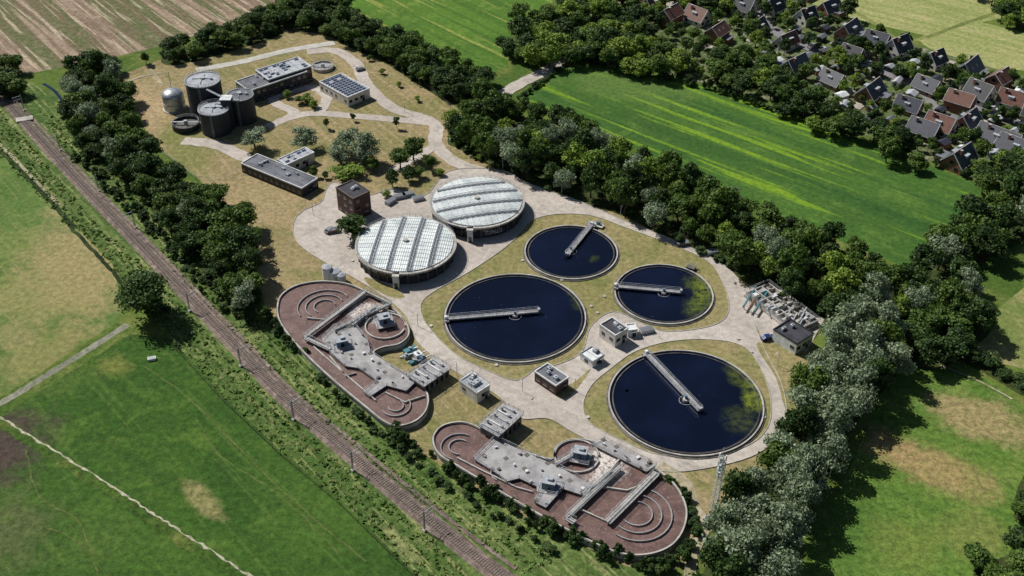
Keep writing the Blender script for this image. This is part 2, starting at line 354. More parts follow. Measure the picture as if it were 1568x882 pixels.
road('service_road', [(655,188), (600,183), (540,178), (480,174), (440,182), (410,195)], 4.5, pave)
road('service_road', [(440,182), (450,172), (425,160), (420,150), (450,138), (480,135), (500,150), (490,172)], 4.5, pave)
road('service_road', [(280,216), (330,222), (372,240), (420,262)], 6, pave)
road('service_road', [(668,222), (640,240), (600,262)], 4.5, pave)
road('service_road', [(300,108), (370,95), (440,78), (512,66)], 4.5, simple('light_paving', C(190,188,180), C(160,158,150), .9, .3))
road('driveway', [(700,190), (745,162), (790,132), (830,112), (865,92), (905,70)], 6.5, pave)
road('service_road', [(1010,712), (1050,740), (1065,780), (1078,808), (1060,850), (1055,900)], 3, dirt)
sheet('yard', [(1128,440), (1190,440), (1262,490), (1235,540), (1165,515)], pave, False)
road('garden_path', [(180,132), (215,118), (250,112)], 1.5, dirt)
road('garden_path', [(225,100), (250,132)], 1.5, dirt)
road('concrete_edge', [(1550,612), (1500,585), (1440,560)], .6, dirt)
asph = simple('asphalt', C(134,132,134), C(108,106,108), .9, .2)
road('village_street', [(1120,-20), (1190,50), (1250,78), (1320,100), (1400,128), (1500,165), (1600,205)], 6, asph)
road('village_street', [(1250,78), (1210,110), (1190,150)], 4, asph)
road('village_street', [(1400,128), (1470,200), (1568,235)], 4, asph)
ter = simple('garden_terrace', C(176,170,160), C(140,132,122), .9, .4)
# ---------------------------------------------------------------- vegetation
def tree_mesh(name, leaf, seed, h=10., w=8., n=26, per=110, ls=.62, low=.22, shape=1.0, drop=0):
    r = np.random.RandomState(seed); q = Geo()
    def limb(p, d, r0, L, seg=4):
        p = np.array(p, float); d = np.array(d, float)/np.linalg.norm(d)
        for k in range(seg):
            d2 = d+r.normal(0, .12, 3); d2 /= np.linalg.norm(d2); p2 = p+d2*L/seg
            ra = r0*(1-k/seg*.7); rb = r0*(1-(k+1)/seg*.7)
            a = np.cross(d2, [0.3, .9, .1]); a /= np.linalg.norm(a); b = np.cross(d2, a)
            vs = [p+(a*math.cos(t)+b*math.sin(t))*ra for t in np.arange(6)*1.0472]+[p2+(a*math.cos(t)+b*math.sin(t))*rb for t in np.arange(6)*1.0472]
            q.add([tuple(x) for x in vs], [(i, (i+1) % 6, 6+(i+1) % 6, 6+i) for i in range(6)], M['bark']); p = p2
        return p
    limb((0, 0, -.1), (0, 0, 1), .03*h, h*.55)
    cs = []
    lean = r.uniform(-.12, .12, 2)*w
    for i in range(n):
        while True:
            p = r.uniform(-1, 1, 3)
            if .35 < np.linalg.norm(p) < 1: break
        zz = low*h+(h*(1-low))*(.5+.5*p[2]*.82)
        wz = (1-abs(p[2])**2.2*.45*shape)
        cs.append(np.array([p[0]*w*.38*wz+lean[0]*p[2], p[1]*w*.38*wz+lean[1]*p[2], zz]))
        if i % 3 == 0:
            dd = cs[-1]-np.array([0, 0, h*.28]); limb((0, 0, h*.28), dd, .012*h, np.linalg.norm(dd)*.95, 3)
    V = []
    for c in cs:
        cr = w*r.uniform(.11, .23)
        d = r.normal(0, 1, (per, 3)); d /= np.linalg.norm(d, axis=1)[:, None]; d[:, 2] = np.where(d[:, 2] < -.3, d[:, 2]*-.6, d[:, 2])
        pr = cr*r.uniform(.5, 1.2, (per, 1)); P = c+d*pr*np.array([1, 1, .85]); P[:, 2] -= drop*r.uniform(0, 1, per)**2
        nn = d+r.normal(0, .6, (per, 3)); nn /= np.linalg.norm(nn, axis=1)[:, None]
        a = np.cross(nn, r.normal(0, 1, (per, 3))); a /= np.linalg.norm(a, axis=1)[:, None]; b = np.cross(nn, a)
        s = ls*r.uniform(.4, 1.0, (per, 1))*.5
        quad = np.stack([P-a*s-b*s*.7, P+a*s-b*s*.6, P+a*s*.8+b*s, P-a*s*.7+b*s*.9], 1); V.append(quad)
    V = np.concatenate(V).reshape(-1, 3); o = len(q.v); k = q.mi(leaf)
    q.v += [tuple(x) for x in V]; nq = len(V)//4
    q.f += [(o+4*i, o+4*i+1, o+4*i+2, o+4*i+3) for i in range(nq)]; q.m += [k]*nq
    me = bpy.data.meshes.new(name); me.from_pydata(q.v, [], q.f)
    for m in q.mats: me.materials.append(m)
    me.polygons.foreach_set('material_index', q.m); me.update(); return me
PR = {
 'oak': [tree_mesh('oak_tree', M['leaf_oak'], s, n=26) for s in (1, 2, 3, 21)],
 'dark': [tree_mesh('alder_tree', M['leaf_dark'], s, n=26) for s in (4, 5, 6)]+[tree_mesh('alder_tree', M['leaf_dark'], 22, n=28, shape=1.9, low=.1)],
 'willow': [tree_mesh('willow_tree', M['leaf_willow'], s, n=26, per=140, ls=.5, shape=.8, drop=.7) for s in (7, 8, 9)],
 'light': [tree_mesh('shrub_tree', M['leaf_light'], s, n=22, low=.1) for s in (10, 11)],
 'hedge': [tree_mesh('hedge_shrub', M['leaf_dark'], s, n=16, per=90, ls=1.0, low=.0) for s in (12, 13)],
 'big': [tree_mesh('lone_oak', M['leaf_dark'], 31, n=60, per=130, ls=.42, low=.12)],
}
NM = {'oak': 'oak_tree', 'dark': 'alder_tree', 'willow': 'willow_tree', 'light': 'shrub', 'hedge': 'bush', 'big': 'oak_tree'}
def put(kind, loc, h, w, parent=None, name=None):
    o = bpy.data.objects.new(name or NM[kind], R.choice(PR[kind])); bpy.context.collection.objects.link(o)
    o.location = (loc[0], loc[1], 0); o.rotation_euler = (0, 0, R.uniform(0, 6.28))
    k = R.uniform(.9, 1.1); o.scale = (w/8*k, w/8/k, h/10)
    if parent: o.parent = parent
    return o
def tree(kind, u, v, h, w, name=None): return put(kind, g(u, v, h*.58), h, w, None, name)
def inpoly(x, y, P):
    c = False; j = len(P)-1
    for i in range(len(P)):
        if (P[i].y > y) != (P[j].y > y) and x < (P[j].x-P[i].x)*(y-P[i].y)/(P[j].y-P[i].y)+P[i].x: c = not c
        j = i
    return c
def scatter(px, z, sp, tries=12000):
    P = G(px, z); xs = [p.x for p in P]; ys = [p.y for p in P]; cell = {}; out = []
    A = (max(xs)-min(xs))*(max(ys)-min(ys))
    for _ in range(int(min(tries, A/sp/sp*14))):
        x = R.uniform(min(xs), max(xs)); y = R.uniform(min(ys), max(ys))
        if not inpoly(x, y, P): continue
        k = (int(x//sp), int(y//sp)); ok = True
        for i in (-1, 0, 1):
            for j in (-1, 0, 1):
                for (a, b) in cell.get((k[0]+i, k[1]+j), ()):
                    if (a-x)**2+(b-y)**2 < sp*sp: ok = False
        if ok: cell.setdefault(k, []).append((x, y)); out.append((x, y))
    return out
floor_shade_m = ground_mat('woodland_floor_shade', C(52,66,32), C(64,74,38), C(84,84,50), .05, .3, fine=.7)  # woodland soil colour with the shade under the canopy painted in
def belt(name, px, h, sp, kinds, wf=1.5, floor=True, lo=.68, under=True):
    e = empty(name)
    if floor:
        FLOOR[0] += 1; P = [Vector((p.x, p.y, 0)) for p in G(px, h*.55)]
        q = Geo(); q.prism(smooth(P, True, 4), None, STEP*FLOOR[0], floor_shade_m); q.obj('woodland_floor_shade')  # sheet follows the belt outline; its dark colour stands in for tree shade
    for (x, y) in scatter(px, h*.55, sp):
        s = R.uniform(lo, 1.22); put(R.choice(kinds), (x, y), h*s, sp*wf*(.35+.7*s)*R.uniform(.85, 1.15), e, 'tree_part')
    if under:
        for (x, y) in scatter(px, h*.55, sp*.95): put('hedge', (x, y), R.uniform(1.8, 4.2), R.uniform(3, 5), e, 'undergrowth')
    return e
D = ['dark', 'dark', 'oak', 'oak']; DM = ['dark', 'dark', 'dark', 'oak', 'oak', 'oak', 'willow', 'light']
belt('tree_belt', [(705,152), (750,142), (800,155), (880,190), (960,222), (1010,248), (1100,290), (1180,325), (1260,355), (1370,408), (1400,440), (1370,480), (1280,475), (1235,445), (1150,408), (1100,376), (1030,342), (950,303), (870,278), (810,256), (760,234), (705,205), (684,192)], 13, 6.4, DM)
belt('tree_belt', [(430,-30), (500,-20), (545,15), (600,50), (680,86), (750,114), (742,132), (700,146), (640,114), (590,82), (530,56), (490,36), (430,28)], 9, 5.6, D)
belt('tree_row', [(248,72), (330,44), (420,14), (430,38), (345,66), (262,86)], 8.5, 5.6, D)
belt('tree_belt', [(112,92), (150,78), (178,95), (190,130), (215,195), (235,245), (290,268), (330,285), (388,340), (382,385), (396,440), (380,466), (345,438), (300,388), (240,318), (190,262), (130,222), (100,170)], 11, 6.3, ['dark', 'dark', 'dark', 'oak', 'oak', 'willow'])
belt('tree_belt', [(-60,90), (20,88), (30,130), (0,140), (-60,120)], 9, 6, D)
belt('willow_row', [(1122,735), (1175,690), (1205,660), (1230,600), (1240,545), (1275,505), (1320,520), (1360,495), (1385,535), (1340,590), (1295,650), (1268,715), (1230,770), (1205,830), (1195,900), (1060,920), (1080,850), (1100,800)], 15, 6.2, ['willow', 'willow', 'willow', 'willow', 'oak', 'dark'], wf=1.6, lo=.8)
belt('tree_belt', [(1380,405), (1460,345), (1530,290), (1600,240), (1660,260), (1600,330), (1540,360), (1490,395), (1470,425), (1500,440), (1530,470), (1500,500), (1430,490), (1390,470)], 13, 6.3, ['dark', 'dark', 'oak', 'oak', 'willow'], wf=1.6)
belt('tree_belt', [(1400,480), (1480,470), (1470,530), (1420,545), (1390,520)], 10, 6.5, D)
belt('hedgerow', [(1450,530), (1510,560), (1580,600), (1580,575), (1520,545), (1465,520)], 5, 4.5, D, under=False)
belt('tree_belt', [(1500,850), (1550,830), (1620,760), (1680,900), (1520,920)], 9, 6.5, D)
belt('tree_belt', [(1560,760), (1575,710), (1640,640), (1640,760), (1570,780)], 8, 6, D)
for px in ([(765,62), (800,45), (860,-10), (960,-20), (990,30), (960,70), (900,80), (840,90), (790,90)],
           [(880,50), (1000,60), (1050,90), (1030,108), (960,103), (890,83)],
           [(1080,80), (1150,70), (1200,110), (1190,138), (1120,125), (1070,103)],
           [(1190,142), (1260,152), (1330,190), (1340,203), (1300,205), (1200,165)],
           [(1340,195), (1400,215), (1440,250), (1420,258), (1350,225)],
           [(1500,250), (1560,225), (1600,250), (1580,285), (1500,275)],
           [(1000,-30), (1150,-30), (1120,5), (1020,0)],
           [(1490,-20), (1650,0), (1650,60), (1570,35)]):
    belt('tree_group', px, 10.5, 7.0, ['dark', 'dark', 'oak', 'oak', 'light'], floor=False, under=False)
e = empty('garden_trees')
for (x, y) in scatter([(960,20), (1180,-30), (1240,15), (1568,118), (1650,160), (1640,280), (1500,270), (1350,210), (1190,152), (1000,100)], 4, 4.6):
    if R.random() < .72:
        h = R.uniform(2.5, 9); put(R.choice(['dark', 'dark', 'oak', 'oak', 'light', 'hedge']), (x, y), h, h*R.uniform(.7, .95), e, 'garden_tree')
def hedge(name, px, w, h, sp=1.7, kind='hedge'):
    P = smooth([g(u, v) for u, v in px], False, 8); e = empty(name); acc = 0
    for a, b in zip(P, P[1:]):
        L = (b-a).length; acc += L
        while acc > 0:
            p = a.lerp(b, R.random()); put(kind, (p.x+R.uniform(-w, w)/2, p.y+R.uniform(-w, w)/2), h*R.uniform(.6, 1.3), R.uniform(1.8, 3.4)*max(1, h/3.2), e, 'shrub_part'); acc -= sp/max(1, w/2)
hedge('hedge', [(690,722), (760,765), (830,805), (900,838), (960,862), (1030,868), (1060,835)], 3.5, 3.2)
hedge('hedge', [(600,660), (625,680), (655,700)], 3, 3.2)
hedge('hedge', [(405,478), (430,512), (470,548)], 2.5, 2.8)
hedge('hedge', [(1012,735), (1040,750), (1060,790), (1062,825)], 2.0, 2.8)
hedge('hedge', [(795,152), (830,127), (872,96)], 1.0, 2.0)
hedge('hedge', [(575,72), (620,100), (680,145)], 3, 3.5)
hedge('hedgerow', [(872,92), (1020,122), (1180,168), (1300,212)], 3, 3, 2.6)
hedge('ditch_scrub', [(480,575), (560,645), (650,720), (760,790), (850,850)], 2.0, 1.8, 3.0)
hedge('ditch_scrub', [(120,240), (200,320), (290,410), (380,500)], 4.5, 2.4, 3)
def tufts(name, polys, sp, mat, hh=.8, k5=5):
    r = np.random.RandomState(5); V = []
    for px in polys:
        for (x, y) in scatter(px, 0, sp, 60000):
            s = hh*r.uniform(.4, 1.3)
            for k in range(k5):
                a = r.uniform(0, 6.28); t = r.uniform(.4, 1.3); c, d = math.cos(a)*s*.5, math.sin(a)*s*.5
                ox, oy = r.uniform(-s, s)*.9, r.uniform(-s, s)*.9
                V += [(x+ox-c, y+oy-d, .05), (x+ox+c, y+oy+d, .05), (x+ox+c-d*t, y+oy+d+c*t, s*r.uniform(.3, .8)), (x+ox-c-d*t, y+oy-d+c*t, s*r.uniform(.3, .8))]
    q = Geo(); q.add(V, [(4*i, 4*i+1, 4*i+2, 4*i+3) for i in range(len(V)//4)], mat); q.obj(name)
RV = [[(200,300), (330,425), (400,497), (480,567), (600,672), (700,745), (800,800), (860,850), (800,880), (690,800), (600,735), (520,665), (440,590), (370,520), (270,420)]]
LV = [[(120,345), (195,440), (262,520), (345,610), (430,690), (520,765), (640,882), (720,882), (600,775), (500,690), (420,620), (340,535), (250,440), (180,370)], [(0,170), (60,240), (110,300), (170,370), (110,350), (0,240)], [(60,170), (110,190), (230,320), (200,320), (100,230)]]
tufts('rough_grass', RV+LV, 1.6, M['weeds'], .6)
tufts('rough_grass', RV+LV, 2.4, M['weedsdark'], .75)
tufts('dry_tufts', [[(960,868), (820,800), (690,725), (600,660), (480,560), (520,590), (700,715), (850,800)]], 2.2, M['weedsdry'], .4, 4)
# single trees
tree('big', 218, 447, 17, 18, 'oak_tree'); tree('dark', 245, 478, 8, 8)
for a in [('willow',388,210,9,12), ('willow',465,211,9,12), ('willow',530,212,11,12), ('willow',556,226,12,13), ('willow',520,235,9,10), ('light',537,262,5,12), ('light',520,260,4,8), ('oak',632,226,10,10), ('oak',612,240,9,9),
          ('oak',657,246,7,6), ('dark',600,272,7,6), ('dark',625,265,6,6), ('oak',640,262,5,5), ('dark',538,345,10,11), ('oak',550,360,6,7), ('oak',607,186,6,3), ('oak',499,188,5,3), ('oak',540,178,4,2.5), ('light',440,143,4,4), ('light',470,150,4.5,6), ('light',478,158,4,5), ('oak',458,152,3.5,5),
          ('oak',480,262,5,4), ('oak',570,250,6,6), ('light',690,208,3,4), ('dark',150,95,14,12), ('dark',222,88,6,5), ('oak',795,22,14,12), ('dark',1300,12,11,10), ('oak',1040,92,10,11), ('light',893,55,12,10), ('light',965,48,11,10),
          ('dark',1380,212,13,9), ('dark',1470,110,9,8), ('light',1545,30,8,8), ('oak',1150,40,9,9), ('light',1265,92,6,6), ('willow',1330,540,15,14), ('light',585,108,3,3), ('light',610,128,3,3), ('oak',565,88,3,3), ('light',640,150,3,3), ('light',700,218,3,3.5), ('light',735,240,3,3), ('hedge',1010,352,2,3), ('light',590,295,3,4), ('light',672,262,3.5,4), ('dark',498,268,3,3),
          ('willow',1225,740,14,14), ('willow',1150,780,14,14), ('willow',1120,850,14,14), ('willow',1240,650,14,13), ('willow',1265,590,15,13), ('dark',370,370,14,13), ('dark',300,320,13,12), ('oak',345,340,13,12), ('dark',225,250,12,11)]:
    tree(*a)

# ---------------------------------------------------------------- railway
RP = smooth([g(u, v) for u, v in [(-140,0), (-60,85), (0,145), (60,212), (130,288), (210,370), (290,455), (370,540), (440,613), (520,682), (600,750), (680,815), (770,885), (880,960)]], False, 16)
rw = empty('railway_track')
q = Geo(); q.ribbon(RP, 3.6, .0, .45, M['ballast'], wb=5.4); q.obj('ballast', rw)
q = Geo(); cum = 0; nxt = 0
for a, b in zip(RP, RP[1:]):
    L = (b-a).length; d = (b-a)/L; ang = math.atan2(d.y, d.x)
    while nxt < cum+L:
        p = a+d*(nxt-cum); q.box((p.x, p.y, .50), (.28, 2.6, .14), M['sleeper'], ang); nxt += .75
    cum += L
q.obj('sleepers', rw)
q = Geo()
for sgn in (-1, 1):
    off = []
    for i in range(len(RP)):
        d = (RP[min(i+1, len(RP)-1)]-RP[max(i-1, 0)]).normalized(); off.append(RP[i]+Vector((-d.y, d.x, 0))*sgn*.7175)
    q.ribbon(off, .12, .57, .72, M['rail'])
q.obj('rails', rw)
road('railway_path', [(-140,-22), (-52,72), (14,142), (74,208), (145,285), (226,368), (305,450), (384,532), (455,606), (535,672), (615,738), (700,805), (790,872)], 1.1, M['ballast'])
wireP = []
for (u, v) in [(32,172), (88,232), (148,292), (205,352), (300,470), (372,560), (452,645), (543,720), (672,800)]:
    p0 = g(u, v); i = min(range(len(RP)), key=lambda k: (RP[k]-p0).length); c = RP[i]
    d = (RP[min(i+1, len(RP)-1)]-RP[i-1]).normalized(); n = Vector((-d.y, d.x, 0))
    if n.x < 0: n = -n
    e = empty('catenary_mast', (c+n*-3.2) if v > 400 else (c+n*3.2), math.atan2(n.y, n.x)+(0 if v > 400 else math.pi))
    q = Geo(); q.box((0, 0, .3), (.9, .9, .6), M['conc']); q.obj('foundation', e)
    q = Geo(); q.bar((-.15, 0, .6), (-.15, 0, 7.4), .16, M['steel']); q.bar((.2, 0, .6), (.2, 0, 7.4), .16, M['concdark'])
    for k in range(9): q.bar((-.15, 0, .7+k*.75), (.2, 0, 1.4+k*.75), .07, M['concdark'])
    q.obj('mast', e)
    q = Geo(); q.bar((0, 0, 6.9), (3.3, 0, 6.9), .1, M['steel']); q.bar((0, 0, 5.6), (3.2, 0, 6.9), .1, M['concdark']); q.bar((0, 0, 5.6), (3.2, 0, 5.5), .08, M['steel']); q.obj('bracket_arm', e)
    wireP.append(c)
q = Geo()
for a, b in zip(wireP, wireP[1:]):
    for k in range(12):
        A = a.lerp(b, k/12); B = a.lerp(b, (k+1)/12); s = lambda t: 6.9-1.2*4*t*(1-t)
        q.bar(Vector((A.x, A.y, s(k/12))), Vector((B.x, B.y, s((k+1)/12))), .03, M['darkgrey'])
        q.bar(Vector((A.x, A.y, 5.5)), Vector((B.x, B.y, 5.5)), .03, M['darkgrey'])
q.obj('overhead_line')
cp = g(38, 184); q = Geo(); q.box((cp.x, cp.y, .7), (6.5, 3.5, .12), M['conc'], rad(20)); q.obj('level_crossing')
# ---------------------------------------------------------------- clarifiers
def clarifier(u, v, wpx, bridge, algae, name='clarifier_tank', tone=C(9,16,34)):
    c = g(u, v, .7); r = (g(u+wpx/2, v, .7)-g(u-wpx/2, v, .7)).length/2; e = empty(name, (c.x, c.y, 0))
    circ = lambda rr, n=96: [Vector((rr*math.cos(6.28318*i/n), rr*math.sin(6.28318*i/n), 0)) for i in range(n)]
    q = Geo(); q.ribbon(circ(r-.2), .4, 0, .9, M['conc'], True); q.obj('outer_wall', e)
    q = Geo(); q.ribbon(circ(r-1.25), .18, .3, .62, M['concdark'], True); q.ribbon(circ(r-1.45), .07, .3, .75, M['concdark'], True); q.obj('overflow_weir', e)
    q = Geo(); q.prism(circ(r-.38), None, .5, water('clarifier_water', tone, algae)); q.obj('water', e)
    q = Geo(); q.ribbon(circ(r+.30), .5, 0, .42, M['concdark'], True); q.obj('kerb', e)
    a = g(*bridge[0], 1.6); b = g(*bridge[1], 1.6); a -= c; b -= c; a.z = b.z = 0
    d = (b-a).normalized(); L = (b-a).length; n = Vector((-d.y, d.x, 0)); w = .72
    q = Geo(); z = 1.5
    q.bar(a+Vector((0, 0, z)), b+Vector((0, 0, z)), 2*w, M['deck'], .12)
    for sgn in (-1, 1):
        A = a+n*w*sgn; B = b+n*w*sgn
        q.bar(A+Vector((0, 0, z-.25)), B+Vector((0, 0, z-.25)), .14, M['steel'], .5)
        q.railing([A, B], z, M['steel'], 1.1, step=2.2, t=.07)
    q.obj('scraper_bridge', e)
    q = Geo(); q.cyl((0, 0), .9, .3, 1.35, M['conc'], 24); q.ribbon(circ(1.9, 32), .12, .4, .75, M['steel'], True); q.cyl((0, 0), .4, 1.6, 2.6, M['blue'], 12); q.obj('centre_pier', e)
    q = Geo(); ang = math.atan2(d.y, d.x)
    q.box((a.x+d.x*.2, a.y+d.y*.2, 1.2), (1.3, 3.2, .5), M['deck'], ang); q.box((a.x-d.x*.1, a.y-d.y*.1, 1.9), (.8, 1.0, .9), M['white'], ang)
    for s2 in (-1.4, 1.4): q.box((a.x+n.x*s2, a.y+n.y*s2, 1.15), (.8, .25, .7), M['darkgrey'], ang)
    q.obj('drive_carriage', e)
    q = Geo(); q.box((b.x, b.y, 1.9), (.7, 1.1, .8), M['steel'], ang); q.bar(b+Vector((0, 0, .4)), b+Vector((0, 0, 1.6)), .2, M['steel']); q.obj('bridge_end', e)
clarifier(789, 484, 217, ((683,487), (825,475)), [((880,440),(885,470), 2.5, .3)])
clarifier(874.5, 385, 143, ((906,343), (868,390)), [((905,395),(915,400), 2.0, .2)])
clarifier(1016.5, 449, 151, ((943,437), (1043,446)), [((1080,425),(1083,480), 3.5, .7), ((1055,425),(1082,450), 4, .5), ((1050,472),(1078,475), 4, .5)])
clarifier(1050, 613, 237, ((990,540), (1073,627)), [((1150,590),(1160,632), 3.0, 1.0), ((1125,560),(1155,590), 4, .4), ((1115,650),(1155,640), 5, .25)])
q = Geo(); p = g(912, 343, 1); q.box((p.x, p.y, .8), (6, 2.2, .3), M['conc'], -.5); q.railing([(p.x-3, p.y+1), (p.x+3, p.y-1.4)], .9, M['steel']); q.box((p.x+1, p.y, 1.5), (1.2, 1, 1.2), M['blue'], -.5); q.obj('outlet_platform')
q = Geo(); p = g(1058, 409, 1); q.box((p.x, p.y, .6), (3, 2, 1.2), M['concdark'], -.5); q.railing([(p.x-1.5, p.y-1), (p.x+1.5, p.y-1), (p.x+1.5, p.y+1), (p.x-1.5, p.y+1)], 1.2, M['steel'], closed=True); q.obj('valve_pit')
# ---------------------------------------------------------------- covered tanks
def covered(u, v, wpx, h, pa, pb):
    c = g(u, v, h); r = (g(u+wpx/2, v, h)-g(u-wpx/2, v, h)).length/2; e = empty('covered_settling_tank', (c.x, c.y, 0))
    circ = lambda rr, n=72: [Vector((rr*math.cos(6.28318*i/n), rr*math.sin(6.28318*i/n), 0)) for i in range(n)]
    q = Geo(); q.cyl((0, 0), r-1.1, 0, h-.6, M['darkgrey'], 72, top=False); q.obj('wall', e)
    q = Geo()
    for i in range(30):
        a = 6.28318*i/30; q.box((math.cos(a)*(r-.95), math.sin(a)*(r-.95), (h-.6)/2), (.5, .28, h-.6), M['concdark'], a)
    q.obj('pilasters', e)
    q = Geo()
    for i in range(30):
        a = 6.28318*(i+.5)/30; q.box((math.cos(a)*(r-1.05), math.sin(a)*(r-1.05), h-2.0), (.16, 2.4, 1.1), M['glass'], a)
    q.obj('louvre_windows', e)
    q = Geo(); q.ribbon(circ(r-.5), 1.1, h-.65, h-.05, M['conc'], True); q.railing(circ(r-.15, 48), h-.05, M['steel'], 1.0, True, 3, .06); q.obj('rim_walkway', e)
    d = (g(*pb, h)-g(*pa, h)).normalized(); n = Vector((-d.y, d.x, 0)); q = Geo(); R2 = r-1.0; N = 44; st = 2*R2/N
    rise = lambda x, y: h+.15+1.0*(1-min(1, (x*x+y*y)/(R2*R2)))
    for i in range(N):
        o0 = -R2+i*st; o1 = o0+st*.5; o2 = o0+st*.985; dz = R.uniform(-.03, .03)
        for (x0, x1, up0, up1) in ((o0, o1, 0, .12+dz), (o1, o2, .12+dz, 0)):
            K2 = 10; row = []
            for x, up in ((x0, up0), (x1, up1)):
                hl = math.sqrt(max(0, R2*R2-x*x)); rr = []
                for k in range(K2+1):
                    y = -hl+2*hl*k/K2; P = n*x+d*y; rr.append((P.x, P.y, rise(x, y)+up))
                row.append(rr)
            vs = row[0]+row[1]; q.add(vs, [(k, k+1, K2+2+k, K2+1+k) for k in range(K2)], M['cover'])
    q.obj('cover_panels', e)
    q = Geo()
    for fr in (-.62, -.22, .2, .6):
        x = fr*R2; hl = math.sqrt(R2*R2-x*x)*.99; K2 = int(hl*2/1.8)
        pts = [[], []]
        for k in range(K2+1):
            y = -hl+2*hl*k/K2
            for s2, sx in ((0, -.55), (1, .55)):
                P = n*(x+sx)+d*y; pts[s2].append(Vector((P.x, P.y, rise(x, y)+.75)))
        for s2 in (0, 1):
            for k in range(K2):
                q.bar(pts[s2][k], pts[s2][k+1], .13, M['steel'])
                q.bar(pts[s2][k]-Vector((0, 0, .6)), pts[s2][k+1], .08, M['steel'])
        for k in range(K2): q.bar(pts[0][k], pts[1][k+1], .1, M['steel']); q.bar(pts[0][k], pts[1][k], .1, M['steel'])
        vs = []
        for k in range(K2+1):
            y = -hl+2*hl*k/K2
            for sx in (-.65, .65):
                P = n*(x+sx)+d*y; vs.append((P.x, P.y, rise(x, y)+.17))
        q.add(vs, [(2*k, 2*k+1, 2*k+3, 2*k+2) for k in range(K2)], M['roofgrey'])
    for fr in np.linspace(-.92, .92, 15):
        y = fr*R2; hl = math.sqrt(R2*R2-y*y)*.99
        for k in range(10):
            xa = -hl+2*hl*k/10; xb = xa+hl/5; A = n*xa+d*y; B = n*xb+d*y
            q.bar((A.x, A.y, rise(xa, y)+.15), (B.x, B.y, rise(xb, y)+.15), .09, M['steel'], .06)
    q.obj('roof_trusses', e)
    q = Geo(); q.cyl((0, 0), .9, h+1, h+1.9, M['conc'], 20); q.obj('centre_hatch', e)
    q = Geo(); q.box((r*-.12, -r-.3, h/2-.2), (2.0, 2.0, h-.2), M['white']); q.box((r*-.12, -r-1.35, 1.2), (1.1, .08, 2.2), M['glass']); q.box((r*-.12, -r-.3, h-.15), (2.3, 2.3, .2), M['conc']); q.obj('stair_shaft', e)
    if u > 700:
        q = Geo()
        for i in range(9):
            a = rad(-78+i*2.6); P = (math.cos(a)*(r-.9), math.sin(a)*(r-.9))
            q.box((P[0], P[1], 2.2), (.06, .12, 1.5), M['white'], a); q.box((P[0], P[1], 2.2+R.choice([-.65, 0, .65])), (.06, .8, .18), M['white'], a)
        q.obj('graffiti_lettering', e)
covered(621.5, 373, 155, 5.2, (592,412), (616,338))
covered(730.5, 308, 146, 5.2, (660,315), (800,296))
